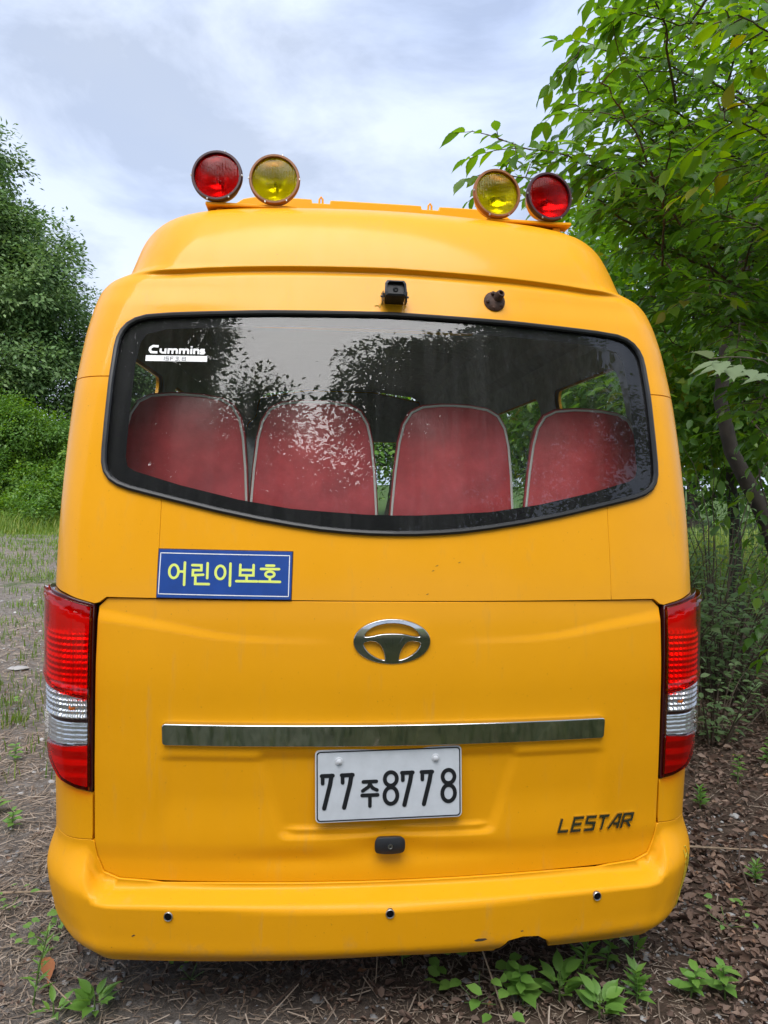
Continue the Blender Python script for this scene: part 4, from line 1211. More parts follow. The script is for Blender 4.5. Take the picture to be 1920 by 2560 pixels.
# ---- far left: a big dark tree with bright bushes in front of it
tree('oak_tree', 'tall dark green tree rising high at the far left edge', 'tree', (-17.5, 30, gz(-17.5, 30)), (.3, 0, 17), .45,
     [(0, 0, 9.5, 6.0, 5, 6.5), (1.0, 0, 14.2, 4.0, 3.4, 3.0), (3.4, -1, 11.8, 3.0, 2.6, 1.9), (4.6, -1, 9.6, 2.8, 2.6, 1.8), (5.6, -1, 6.6, 3.0, 3, 2.2), (2.6, -1.5, 12.2, 2.4, 2.2, 1.3), (-2, -1, 12, 4, 4, 3.6), (3.4, -1.5, 5.0, 4, 3, 2.8), (4.5, -1, 3.0, 4, 3, 2.6)],
     5400, 40, .27, .55, .20, M['leaf_oak'], 3, nl=46, lobe=(210, 1.0, 1.9))
tree('oak_tree', 'second dark tree behind the bright bushes, showing beside the bus', 'tree', (-10.2, 33, gz(-10, 33)), (0, 0, 9), .3,
     [(0, 0, 6.3, 3.2, 3, 2.6), (-1.0, 0, 8.0, 2.2, 2, 1.5), (1.6, 0, 4.4, 3, 2.6, 2), (-1, 0, 3, 3.4, 3, 2.6)], 2000, 42, .27, .55, .165, M['leaf_oak'], 4, nl=24, lobe=(80, .9, 1.6))
for k, (x, y, h, w, lb) in enumerate([(-13.6, 25.5, 6.4, 2.3, 'tallest bright green bush in front of the dark tree, at the left edge'),
                                  (-11.2, 25.0, 5.0, 1.9, 'rounded bright green bush in the middle of the bush row at left'),
                                  (-9.0, 25.8, 4.0, 1.9, 'lower bright bush of the row, touching the bus outline'),
                                  (-13.2, 23.4, 2.9, 1.9, 'low leafy bush at the foot of the row, leftmost'),
                                  (-10.2, 23.2, 2.3, 1.7, 'low leafy bush at the foot of the row, nearest the bus')]):
    tree('bush', lb, 'bush', (x, y, gz(x, y)), (0, 0, h*.7), .09, [(0, 0, h*.52, w, w*.9, h*.50), (.4, -.3, h*.30, w*1.15, w, h*.30), (-.5, .1, h*.78, w*.55, w*.5, h*.22)],
         850 if h > 3 else 420, 44, .17, .7, .115, M['leaf_bush'], 20+k, group='bushes at the far left edge of the yard', nl=14, lobe=(26, .5, .95, ) if h > 3 else (16, .4, .8))
# ---- straight ahead, seen only past and through the bus
for k, (x, y, h) in enumerate([(-3.5, 36, 9), (4, 38, 10), (11, 33, 9), (16, 26, 10)]):
    tree('roadside_tree', ['tree ahead of the bus, left of its front', 'tree ahead of the bus, right of its front', 'tree beyond the field to the right', 'tree at the far right behind the fence'][k], 'tree', (x, y, gz(x, y)), (0, 0, h*.8), .25,
         [(0, 0, h*.6, 3.6, 3.2, h*.38), (1.5, -.5, h*.4, 2.6, 2.4, h*.25)], 260, 45, .65, .45, .33, M['leaf_bush'] if k % 2 else M['leaf_oak'], 40+k, nl=16)
# ---- behind the photographer: what the rear window mirrors
for k, (x, y, tp, blobs, n, per, ln) in enumerate([
        (-7.0, -9.0, 12, [(0, 0, 7.5, 2.7, 2.6, 4.6), (1.0, 0, 11.0, 1.7, 1.7, 2.4), (-1.5, 0, 10, 2.2, 2, 3), (2.0, 0, 6.4, 1.6, 1.6, 2.2)], 900, 64, .17),
        (-2.6, -8.5, 8, [(0, 0, 5.6, 1.4, 1.4, 2.1), (-.3, 0, 7.7, .7, .7, 1.2), (.9, 0, 6.6, .6, .6, 1.2), (.3, 0, 4.4, 2.3, 1.6, 1.3), (1.9, 0, 4.6, 1.2, 1.2, 1.2)], 420, 48, .16),
        (5.2, -9.5, 12, [(0, 0, 7.5, 4.0, 3.4, 4.2), (-3.0, .5, 7.2, 1.9, 1.7, 2.6), (-2.2, 0, 9.8, 1.6, 1.6, 1.6), (1.5, 0, 11, 3.2, 3, 2.6), (-4.6, .4, 6.0, 1.7, 1.5, 2.2), (-3.9, .4, 9.0, 1.5, 1.4, 1.9)], 1000, 52, .18)]):
    tree('yard_tree', ['dark tree behind the photographer, mirrored at the left of the rear window', 'small slim tree behind the photographer, mirrored mid window',
                       'broad tree behind the photographer, mirrored at the right of the rear window'][k], 'tree', (x, y, 0), (0, 0, tp), .16, blobs, n, per, .38, .5, ln, M['leaf_oak'], 60+k, kind='mid', nl=18)
# ---- to the right: undergrowth trees behind the near canopy
for k, (x, y, h, w, n) in enumerate([(4.9, 5.8, 6.2, 1.7, 300), (5.4, 9.0, 7.0, 2.2, 320), (3.9, 10.5, 6.6, 2.0, 260)]):
    tree('young_tree', ['slim young tree by the fence, right behind the near canopy', 'young tree beyond the fence with rounded crown', 'young tree past the front of the bus on the right'][k], 'tree', (x, y, gz(x, y)), (rng.normal()*.3, .2, h*.75), .085,
         [(0, 0, h*.62, w, w, h*.30), (.3, 0, h*.84, w*.8, w*.8, h*.2), (-.4, -.2, h*.46, w*.6, w*.6, h*.10)], int(n*1.15), 32, .32, .4, .145, M['leaf_near'], 80+k, kind='mid', nl=16, fork=.4)

# ---- the near tree whose boughs hang over the right side of the picture
near = empty('broadleaf_tree', (4.1, 3.5, gz(4.1, 3.5)))
tag(near, 'broad leafy tree whose branches overhang the right side of the bus and its lamps', 'tree')
NO = np.array([4.1, 3.5, float(gz(4.1, 3.5))])
trunk_path = np.array([(4.1, 3.5, -.1), (3.98, 3.58, .71), (3.66, 3.64, 1.51), (3.46, 3.78, 2.01), (3.41, 3.9, 2.48), (3.45, 3.91, 2.95), (3.5, 3.8, 3.6), (3.6, 3.6, 4.6), (3.8, 3.4, 5.6)])
mb = MB(); mb.tube(trunk_path-NO, np.array([.10, .082, .072, .065, .06, .055, .045, .035, .018]), 10)
mb.tube(np.array([(3.86, 3.60, 1.0), (4.0, 3.9, 1.7), (4.25, 4.2, 2.6), (4.4, 4.3, 3.6), (4.5, 4.3, 4.6)])-NO, [.07, .06, .055, .04, .02], 8)
mb.build('trunk', M['bark'], near, True, fix=False)
BOUGH = [[(3.42, 2.72, 3.21), (2.34, 2.43, 3.45), (1.82, 2.08, 3.51), (1.42, 1.82, 3.53), (1.02, 1.55, 3.44), (.71, 1.38, 3.4), (.41, 1.21, 3.35)],
 [(3.57, 2.89, 2.97), (2.18, 2.44, 3.28), (1.44, 2.01, 3.33), (.9, 1.66, 3.29), (.64, 1.48, 3.24), (.48, 1.39, 3.16)],
 [(3.41, 2.74, 3.95), (2.19, 2.36, 4.12), (1.76, 2.11, 4.13), (1.52, 1.93, 4.21), (1.3, 1.76, 4.32), (1.17, 1.67, 4.43)],
 [(3.26, 2.56, 4.05), (2.08, 2.07, 4.08), (1.57, 1.82, 4.0), (1.22, 1.65, 3.9), (.86, 1.48, 3.78)],
 [(3.19, 2.45, 3.72), (1.91, 1.98, 3.78), (1.44, 1.72, 3.77), (1.06, 1.56, 3.68), (.79, 1.48, 3.59)],
 [(2.67, 1.82, 4.19), (1.74, 1.5, 4.07), (1.34, 1.34, 3.96), (.94, 1.17, 3.83)],
 [(2.03, .85, 3.46), (1.43, .5, 3.35), (1.13, .33, 3.28), (.91, .25, 3.23)],
 [(2.19, 1.03, 3.24), (1.61, .68, 3.18), (1.32, .5, 3.1), (1.07, .42, 3.01)],
 [(2.35, 1.21, 3.06), (1.69, .87, 3.05), (1.4, .69, 2.95), (1.17, .61, 2.83)],
 [(2.66, 1.57, 2.83), (1.85, 1.25, 2.97), (1.44, 1.09, 2.96), (1.21, 1.01, 2.9)],
 [(3.07, 2.21, 2.26), (2.23, 2.0, 2.45), (1.93, 1.93, 2.52), (1.68, 1.87, 2.87)],
 [(3.06, 2.23, 2.63), (2.35, 2.0, 2.85), (1.82, 1.86, 2.9), (1.5, 1.79, 2.98)]]
def resample(p, step):
    p = np.asarray(p, float); d = np.r_[0, np.cumsum(np.linalg.norm(np.diff(p, axis=0), axis=1))]
    n = max(3, int(d[-1]/step)+1); t = np.linspace(0, d[-1], n)
    return np.stack([np.interp(t, d, p[:, k]) for k in range(3)], 1)
rgn = np.random.default_rng(5)
LP, LD, LN, LL, LT, LB = [], [], [], [], [], []
wood = MB()
def spray(path, r0, start, tw_step, tw_len, leaf_len, tintbase, parent_wood, lstep=.042, droop=.25, trim=0):
    """a bough with alternate side twigs, each carrying two rows of leaves"""
    p = resample(path, .06)
    if trim: p = p[:-trim]
    p[1:-1] += np.cumsum(rgn.normal(size=(len(p)-2, 3))*.006, 0)
    parent_wood.tube(p-NO, np.linspace(r0, .0025, len(p)), 6)
    d = np.r_[0, np.cumsum(np.linalg.norm(np.diff(p, axis=0), axis=1))]; L = d[-1]
    side = 1
    stems = [(p[int(len(p)*.55):], 1.0)]
    for t in np.arange(start, L, tw_step):
        q = np.array([np.interp(t, d, p[:, k]) for k in range(3)])
        q2 = np.array([np.interp(min(t+.05, L), d, p[:, k]) for k in range(3)])
        ax = unit(q2-q+1e-9); up = np.array([0, 0, 1.]); sd = unit(np.cross(ax, up)); side = -side
        dr = unit(ax*(.7+.3*rgn.random())+sd*side*(.8+.5*rgn.random())+up*(rgn.normal()*.30+.05))
        ln = tw_len*(.5+.8*rgn.random())*(1-.45*t/L)
        n = max(4, int(ln/.05)); tt = np.linspace(0, 1, n)[:, None]
        tw = q+dr*ln*tt+np.array([0, 0, -1.])*droop*ln*tt**2+np.cumsum(rgn.normal(size=(n, 3))*.004, 0)
        parent_wood.tube(tw-NO, np.linspace(.0035, .0012, n), 4)
        stems.append((tw, 1.0))
    for tw, _ in stems:
        dd = np.r_[0, np.cumsum(np.linalg.norm(np.diff(tw, axis=0), axis=1))]
        sd_ = 1
        tb = tintbase+rgn.normal()*.10
        for t in np.r_[np.arange(.03, dd[-1], lstep), dd[-1]]:
            q = np.array([np.interp(t, dd, tw[:, k]) for k in range(3)])
            q0 = np.array([np.interp(max(t-.03, 0), dd, tw[:, k]) for k in range(3)])
            ax = unit(q-q0+1e-9); sd = unit(np.cross(ax, (0, 0, 1.))); sd_ = -sd_
            last = t >= dd[-1]
            dr = ax*(.65 if not last else 1)+sd*sd_*(.75 if not last else .1)+np.array([0, 0, -.28])+rgn.normal(size=3)*.16
            LP.append(q); LD.append(unit(dr)); LN.append(unit(np.array([0, 0, 1.])+rgn.normal(size=3)*.28-.15*sd*sd_))
            LL.append(leaf_len*(.65+.55*rgn.random())*(1 if t > .1 else .75)); LT.append(np.clip(tb+rgn.normal()*.13, 0, 1)); LB.append(0)
for k, b in enumerate(BOUGH):
    b = [tuple(trunk_path[6]+(np.array(b[0])-trunk_path[6])*.0+np.array([0, 0, (np.array(b[0])[2]-3.4)*.3]))]+list(b)
    spray(b, .017, 1.3, .085, .40, .108 if k not in (6, 7, 8) else .095, .42 if k not in (6, 7, 8) else .72, wood, trim=4)
# the rest of the crown
for k in range(450):
    c = np.array([1.6+2.9*rgn.random(), 1.2+4.2*rgn.random(), 2.6+3.0*rgn.random()])
    if k > 340: c = np.array([2.3+2.4*rgn.random(), 1.6+4.2*rgn.random(), 1.5+1.5*rgn.random()])
    o = c-np.array([3.5, 3.7, 3.2]); o[2] *= .4
    dr = unit(unit(o+1e-6)+np.array([-.35, -.35, .05])+rgn.normal(size=3)*.35)
    L = .8+.7*rgn.random()
    e = c+dr*L
    if (e[0] < 1.35 and e[2] < 3.0) or (c[0] < 1.45 and c[2] < 3.0): continue
    # keep the outline of the photograph free
    far_ok = True
    for q in (c, e):
        dq = (q-CAM)@fw; qx = 384+680*((q-CAM)@cr)/dq; qy = 512-680*((q-CAM)@cu)/dq
        if dq > .3 and (qy < -110 or qx > 830 or qx < np.interp(qy, [-100, 0, 60, 100, 140, 190, 220, 300, 340, 400], [605, 590, 555, 515, 500, 520, 605, 635, 665, 705])): far_ok = False
    if not far_ok: continue
    pth = [c, c+dr*L*.5+np.array([0, 0, .06]), e+np.array([0, 0, -.08])]
    spray(pth, .008, .08, .10, .36, .100, .30+.25*rgn.random(), wood, .046)
wood.build('branches', M['twig'], near, True, fix=False)
LP, LD, LN, LL, LT = map(np.array, (LP, LD, LN, LL, LT))
ok = ~((np.abs(LP[:, 0]) < 1.12) & (LP[:, 1] > 0) & (LP[:, 2] < 2.95)) & (LP[:, 1] > -.6)
LP, LD, LN, LL, LT = LP[ok], LD[ok], LN[ok], LL[ok], LT[ok]
dep = (LP-CAM)@fw
px = 384+680*((LP-CAM)@cr)/dep; py = 512-680*((LP-CAM)@cu)/dep
inv = (px > 5) & (px < 763) & (py > 5) & (py < 1019)
score = np.where(inv, LL/dep, 0)
order = np.argsort(-score); big = order[:300]; rest = order[300:]
nr = rest[score[rest] > .022]; fr = rest[score[rest] <= .022]
V1, F1, k1 = leaves('near', LP[nr]-NO, LD[nr], LN[nr], LL[nr], LL[nr]*.56)
V2, F2, k2 = leaves('mid', LP[fr]-NO, LD[fr], LN[fr], LL[fr]*1.08, LL[fr]*.56)
mesh_obj('foliage', np.concatenate([V1, V2]), np.concatenate([F1, F2+len(V1)]), M['leaf_near'], near, attr=np.concatenate([np.repeat(LT[nr], k1), np.repeat(LT[fr], k2)]))['kind'] = 'stuff'
print('detailed', len(nr), 'plain', len(fr))
proto = []
for t in np.linspace(0.05, .98, 8):
    V, Fa, k = leaves('near', np.zeros((1, 3)), np.array([[1., 0, 0]]), np.array([[0, 0, 1.]]), [1.], [.56])
    o = mesh_obj('leaf', V, Fa, M['leaf_near'], near, attr=np.full(k, t)); proto.append(o)
used = set()
for i in big:
    k = int(np.clip(LT[i]*8, 0, 7)); src = proto[k]
    o = src if k not in used else src.copy()
    if k in used: COL.objects.link(o)
    used.add(k); o.parent = near
    D = unit(LD[i]); Sd = unit(np.cross(D, LN[i])); U = np.cross(Sd, D); q = LP[i]-NO; s_ = LL[i]
    o.matrix_local = Matrix(((D[0]*s_, Sd[0]*-s_, U[0]*s_, q[0]), (D[1]*s_, Sd[1]*-s_, U[1]*s_, q[1]), (D[2]*s_, Sd[2]*-s_, U[2]*s_, q[2]), (0, 0, 0, 1)))
for k in range(8):
    if k not in used: bpy.data.objects.remove(proto[k])
print('near leaves', len(LP))
# ------------------------------------------------------------------ shrubs on the right, fence, pale sapling
def stemmed(name, label, cat, loc, n, h, spread, leafl, material, seed, group=None, lean=(0, 0), wr=.48, kind='mid', lstep=.06, tilt=.2, lower=.15, tb=.45):
    """a shrub: stems from the ground carrying alternate leaves"""
    rg = np.random.default_rng(seed)
    root = empty(name, loc); tag(root, label, cat, group)
    P, D, Nn, Ln, T = [], [], [], [], []
    mb = MB()
    for k in range(n):
        a = rg.random()*2*PI; rr = spread*math.sqrt(rg.random())
        hh = h*(.55+.55*rg.random())
        b = np.array([rr*.35*math.cos(a), rr*.35*math.sin(a), -.02]); e = np.array([rr*math.cos(a)+lean[0], rr*math.sin(a)+lean[1], hh])
        m = 9; t = np.linspace(0, 1, m)[:, None]
        p = b+(e-b)*t+np.array([math.cos(a), math.sin(a), -.5])*t**3*.18*hh+np.cumsum(rg.normal(size=(m, 3))*.012*hh, 0)*t
        mb.tube(p, np.linspace(.004+.006*min(1, h), .0015, m), 5)
        d = np.r_[0, np.cumsum(np.linalg.norm(np.diff(p, axis=0), axis=1))]; sd_ = 1
        ph = rg.random()*6; tk = tb+rg.normal()*.12
        for t_ in np.arange(d[-1]*lower, d[-1], lstep):
            q = np.array([np.interp(t_, d, p[:, j]) for j in range(3)]); ph += 2.4
            o = np.array([math.cos(ph), math.sin(ph), tilt])
            P.append(q+o*rg.random()*.06*h); D.append(unit(o+rg.normal(size=3)*.25)); Nn.append(unit(np.array([0, 0, 1.])+rg.normal(size=3)*.3))
            Ln.append(leafl*(.6+.6*rg.random())); T.append(np.clip(tk+rg.normal()*.15, 0, 1))
    P, D, Nn, Ln, T = map(np.array, (P, D, Nn, Ln, T))
    leafmesh('foliage', kind, P, D, Nn, Ln, Ln*wr, T, material, root)['kind'] = 'stuff'
    mb.build('stems', M['twig'], root, True, fix=False)
    return root
SH = [(1.75, 2.6, 1.10, .45, 'leafy shrub touching the right tail lamp side of the bus'), (2.35, 3.0, 1.25, .55, 'grey-green shrub beside the bus below the tree trunk'),
      (3.0, 3.1, 1.05, .55, 'shrub at the right edge above the leaf litter'), (2.0, 3.8, 1.35, .5, 'taller shrub further along the side of the bus'),
      (2.9, 4.3, 1.45, .6, 'dense shrub in front of the green fence post'), (3.6, 3.0, .9, .5, 'low shrub at the right edge beneath the trunk'),
      (1.7, 1.95, .55, .32, 'low shrub close to the rear corner of the bus'), (2.4, 2.2, .55, .40, 'small shrub at the edge of the leaf litter'), (3.1, 2.5, .55, .4, 'small dark shrub at the right edge by the litter'),
      (3.7, 4.2, 1.5, .6, 'tall shrub round the foot of the leaning trunk'), (2.3, 5.2, 1.5, .6, 'shrub far along the bus, before the fence')]
for k, (x, y, h, w, lb) in enumerate(SH):
    stemmed('shrub', lb, 'shrub', (x, y, float(gz(x, y))), 34 if h > .8 else 22, h, w, .085 if h > .8 else .065, M['leaf_shrub'], 100+k, group='shrubs along the right side of the bus', tb=.4+.1*(k % 3), lstep=.05)
stemmed('creeper', 'thin climbing vine with small leaves beside the leaning trunk', 'vine', (3.15, 3.45, 0), 9, 2.6, .16, .055, M['leaf_shrub'], 130, lean=(.1, .1), lstep=.045, tilt=-.2)
# pale sapling: a fan of pale serrated leaves in front of the trees
sp_ = empty('pale_sapling', (1.95, .78, 0)); tag(sp_, 'pale green leafy sapling branch reaching in from the right edge beside the rear window', 'sapling')
pth = np.array([(0, 0, 0), (.02, .01, .8), (.02, 0, 1.6), (-.12, -.06, 2.08), (-.44, -.23, 2.16), (-.61, -.31, 2.15), (-.72, -.35, 2.13)])
MB().tube(resample(pth, .08), np.linspace(.012, .002, len(resample(pth, .08))), 6).build('stem', M['twig'], sp_, True, fix=False)
rg = np.random.default_rng(77)
base_leaf = None
for k, (t, sd_, ln) in enumerate([(.0, 0, .13), (.10, 1, .13), (.10, -1, .12), (.22, 1, .14), (.22, -1, .14), (.34, 1, .13), (.36, -1, .14), (.47, 1, .12), (.48, -1, .13), (.60, 1, .13), (.62, -1, .12)]):
    e = pth[-1]+(pth[-4]-pth[-1])*t
    D = unit(np.array([-.85, -.40, -.10 if sd_ == 0 else -.22])+np.array([.35, -.75, -.1])*sd_*.8+rg.normal(size=3)*.1)
    Nn = unit(np.array([-.1, -.45, 1.])+rg.normal(size=3)*.2); Sd = unit(np.cross(D, Nn)); U = np.cross(Sd, D)
    if base_leaf is None:
        V, Fa, kk = leaves('near', np.zeros((1, 3)), np.array([[1., 0, 0]]), np.array([[0, 0, 1.]]), [1.], [.55])
        base_leaf = mesh_obj('leaf', V, Fa, M['leaf_pale'], sp_, attr=np.full(kk, .5)); o = base_leaf
    else:
        o = base_leaf.copy(); COL.objects.link(o); o.parent = sp_
    o.matrix_local = Matrix(((D[0]*ln, -Sd[0]*ln, U[0]*ln, e[0]), (D[1]*ln, -Sd[1]*ln, U[1]*ln, e[1]), (D[2]*ln, -Sd[2]*ln, U[2]*ln, e[2]), (0, 0, 0, 1)))
# fence
fe = empty('mesh_fence', (0, 0, 0)); tag(fe, 'green wire mesh fence with slim posts behind the shrubs on the right', 'fence')
fa, fb = np.array([2.6, 7.6]), np.array([7.4, 2.2]); fl = np.linalg.norm(fb-fa); fdir = (fb-fa)/fl
wm = MB()
fz = lambda p: float(gz(p[0], p[1]))
for k in range(int(fl/.05)+1):
    p = fa+fdir*k*.05; z = fz(p)
    wm.tube([(p[0], p[1], z+.05), (p[0], p[1], z+1.55)], .0022, 3, False)
for h in np.arange(.08, 1.6, .2):
    p = [fa+fdir*t for t in np.linspace(0, fl, 10)]
    wm.tube([(q[0], q[1], fz(q)+h) for q in p], .003, 3, False)
o = wm.build('wire_mesh', M['fence'], fe, fix=False); o['kind'] = 'stuff'
for t in np.arange(.35, fl, 2.0):
    p = fa+fdir*t
    MB().box((p[0], p[1], fz(p)+.83), (.06, .06, 1.66), bev=.006).build('post', M['fence'], fe)

# ------------------------------------------------------------------ loose cover of the ground
def wedge(n, rg, regs):
    out = []
    for (x0, x1, y0, y1, w) in regs:
        k = int(n*w); out.append(np.stack([x0+(x1-x0)*rg.random(k), y0+(y1-y0)*rg.random(k)], 1))
    return np.concatenate(out)
rg = np.random.default_rng(31)
# straw and thin twigs: ribbons lying every way
def strawmesh(name, XY, ln, wd, tint, material, zoff, rg):
    n = len(XY); a = rg.random(n)*2*PI; k = 3
    t = np.linspace(-.5, .5, k)[None, :]
    cv = (rg.normal(size=n)*.16)[:, None]
    lx = ln[:, None]*t; ly = ln[:, None]*cv*(t**2-.08)
    cx = XY[:, :1]+lx*np.cos(a)[:, None]-ly*np.sin(a)[:, None]; cy = XY[:, 1:]+lx*np.sin(a)[:, None]+ly*np.cos(a)[:, None]
    tl = rg.normal(size=n)*.16
    cz = gz(cx, cy)+zoff[:, None]+np.maximum(0, t*tl[:, None]*ln[:, None]+np.abs(tl)[:, None]*ln[:, None]*.5)
    nx_, ny_ = -np.sin(a)[:, None]*wd[:, None]/2, np.cos(a)[:, None]*wd[:, None]/2
    # triangular section: left, right and a ridge
    A = np.stack([cx-nx_, cy-ny_, cz], -1); B = np.stack([cx+nx_, cy+ny_, cz], -1); R_ = np.stack([cx, cy, cz+wd[:, None]*.5], -1)
    V = np.stack([A, R_, B], 2).reshape(n, k*3, 3)
    F = []
    for i in range(k-1):
        for j in (0, 1): F.append((i*3+j, i*3+j+1, (i+1)*3+j+1, (i+1)*3+j))
    Fa = (np.array(F)[None]+(np.arange(n)*k*3)[:, None, None]).reshape(-1, 4)
    return tag(mesh_obj(name, V.reshape(-1, 3), Fa, material, attr=np.repeat(tint, k*3)), kind='stuff')
XY = wedge(62000, rg, [(-1.5, 1.0, -.25, 1.5, .32), (-2.4, -1.0, .1, 2.5, .22), (-4.2, -1.1, 2.0, 6.5, .26), (-8.5, -2, 6, 14, .14), (1.0, 3.6, -.2, 3.4, .08), (-3, 3, -5, -.3, .04)])
n = len(XY); ln = np.exp(rg.normal(size=n)*.65)*.019*(1+.10*np.maximum(XY[:, 1], 0)); ln = np.clip(ln, .006, .20)
strawmesh('straw_litter', XY, ln, np.clip(ln*(.04+.08*rg.random(n)), .0011, .0045), np.clip(rg.beta(2, 2.2, n), 0, 1), M['straw'], rg.random(n)*.012, rg)
# dead leaves: thick to the right and under the rear of the bus
XY = wedge(21000, rg, [(-.2, 1.6, -.3, 1.7, .20), (1.0, 3.8, -.3, 3.6, .52), (-1.2, .2, .1, 1.4, .08), (2.0, 6.0, 3, 7.5, .14), (-4, -1.2, .5, 7, .04)])
n = len(XY); a = rg.random(n)*2*PI
D = np.stack([np.cos(a), np.sin(a), rg.normal(size=n)*.18], 1); Nn = unit(np.stack([rg.normal(size=n)*.55, rg.normal(size=n)*.55, np.ones(n)], 1))
ln = np.clip(.030*np.exp(rg.normal(size=n)*.42), .010, .062)*np.where(XY[:, 0] < 1.1, .62, 1)
P = np.stack([XY[:, 0], XY[:, 1], gz(XY[:, 0], XY[:, 1])+.006+rg.random(n)*.018], 1)
tag(leafmesh('leaf_litter', 'dead', P, D, Nn, ln, ln*(.30+.45*rg.random(n)), np.clip(rg.beta(1.6, 1.9, n), 0, 1), M['litter']), kind='stuff')
# gravel
XY = wedge(5200, rg, [(-2.6, -.2, -.2, 2.5, .34), (-5, -1.1, 2, 8, .44), (1.0, 1.9, -.2, 1.2, .14), (-.2, 1, -.2, 1.4, .08)])
n = len(XY); oc = np.array([(1, 0, 0), (-1, 0, 0), (0, 1, 0), (0, -1, 0), (0, 0, 1), (0, 0, -.5), (.6, .6, .45), (-.6, .55, .5), (.5, -.6, .5), (-.55, -.6, .45)])
Fo = np.array([(6, 4, 0), (0, 2, 6), (6, 2, 4), (7, 4, 2), (2, 1, 7), (7, 1, 4), (8, 0, 4), (4, 3, 8), (8, 3, 0), (9, 3, 4), (4, 1, 9), (9, 1, 3)])
sc_ = np.clip(np.exp(rg.normal(size=n)*.5)*.0075, .004, .028)
a = rg.random(n)*2*PI; ca_, sa_ = np.cos(a), np.sin(a)
V = oc[None]*sc_[:, None, None]*(.75+.5*rg.random((n, 10, 1)))*np.array([1, .8, .55])
Vx = V[..., 0]*ca_[:, None]-V[..., 1]*sa_[:, None]; Vy = V[..., 0]*sa_[:, None]+V[..., 1]*ca_[:, None]
V = np.stack([Vx+XY[:, :1], Vy+XY[:, 1:], V[..., 2]+(gz(XY[:, 0], XY[:, 1])+.003)[:, None]], -1).reshape(-1, 3)
tag(mesh_obj('gravel', V, (Fo[None]+(np.arange(n)*10)[:, None, None]).reshape(-1, 3), M['pebble'], attr=np.repeat(rg.random(n), 10)), kind='stuff')
# grass: tall strip before the bushes, tufts in the gravel, meadow behind the photographer and beyond the fence
def grassmesh(name, XY, h, w, tint, rg, material='grass'):
    n = len(XY); a = rg.random(n)*2*PI; b = (.15+.5*rg.random(n))*h
    d = np.stack([np.cos(a), np.sin(a)], 1); sd = np.stack([-d[:, 1], d[:, 0]], 1)*w[:, None]/2
    z0 = gz(XY[:, 0], XY[:, 1])
    p = lambda o, s, z: np.concatenate([XY+d*o[:, None]+sd*s, (z0+z)[:, None]], 1)
    V = np.stack([p(b*0, -1, h*0), p(b*0, 1, h*0), p(b*.35, -.8, h*.6), p(b*.35, .8, h*.6), p(b, 0, h*.97)], 1)
    F = np.array([(0, 1, 3), (0, 3, 2), (2, 3, 4)])
    return tag(mesh_obj(name, V.reshape(-1, 3), (F[None]+(np.arange(n)*5)[:, None, None]).reshape(-1, 3), M[material], attr=np.repeat(tint, 5)), kind='stuff')
XY = np.stack([-19+14.5*rg.random(16000), 19.3+3.8*rg.random(16000)+.5*np.sin(rg.random(16000)*6)], 1); n = len(XY)
grassmesh('tall_grass', XY, (.25+.55*rg.random(n)+.35*np.sin(XY[:, 0]*1.7)*np.sin(XY[:, 0]*.6))*sm(18.8, 21.5, XY[:, 1])+.12, .012+.02*rg.random(n), np.clip(.5+.25*rg.normal(size=n), 0, 1), rg)
tc_ = []
for k in range(260):
    y = 1.5+16.5*rg.random()**.8; x = -1.35-.42*(y+.4)*rg.random()-.1*rg.random()
    m = rg.integers(14, 60); s_ = .05+.03*y*.35
    tc_.append(np.array([x, y])+rg.normal(size=(m, 2))*[s_*1.6, s_])
XY = np.concatenate(tc_); n = len(XY)
grassmesh('gravel_grass', XY, .03+.07*rg.random(n)*(1+XY[:, 1]*.06), .004+.004*rg.random(n)+XY[:, 1]*.0006, np.clip(.35+.25*rg.normal(size=n), 0, 1), rg)
XY = np.stack([-5+10*rg.random(9000), -.75-6*rg.random(9000)**1.4], 1); n = len(XY)
grassmesh('meadow_grass', XY, .08+.2*rg.random(n), .008+.008*rg.random(n), np.clip(.4+.3*rg.normal(size=n), 0, 1), rg, 'meadow')
XY = np.stack([5+9*rg.random(9000), 3+13*rg.random(9000)], 1); XY = XY[(XY-fa)@np.array([fdir[1], -fdir[0]]) < -.2] if ((np.array([9., 9.])-fa)@np.array([fdir[1], -fdir[0]])) < 0 else XY[(XY-fa)@np.array([fdir[1], -fdir[0]]) > .2]
n = len(XY)
grassmesh('field_grass', XY, .2+.4*rg.random(n), .012+.012*rg.random(n), np.clip(.65+.2*rg.normal(size=n), 0, 1), rg)

# ------------------------------------------------------------------ single plants
PROTO = {}
def leafobj(kind_, tint, wr, parent, material):
    key = (kind_, round(tint, 1), wr, material.name)
    if key not in PROTO:
        V, Fa, k = leaves(kind_, np.zeros((1, 3)), np.array([[1., 0, 0]]), np.array([[0, 0, 1.]]), [1.], [wr])
        PROTO[key] = mesh_obj('leaf', V, Fa, material, parent, attr=np.full(k, tint)); return PROTO[key]
    o = PROTO[key].copy(); COL.objects.link(o); o.parent = parent
    return o
def place_leaf(o, q, D, Nn, ln):
    D = unit(np.array(D)); Sd = unit(np.cross(D, Nn)); U = np.cross(Sd, D)
    o.matrix_local = Matrix(((D[0]*ln, -Sd[0]*ln, U[0]*ln, q[0]), (D[1]*ln, -Sd[1]*ln, U[1]*ln, q[1]), (D[2]*ln, -Sd[2]*ln, U[2]*ln, q[2]), (0, 0, 0, 1)))
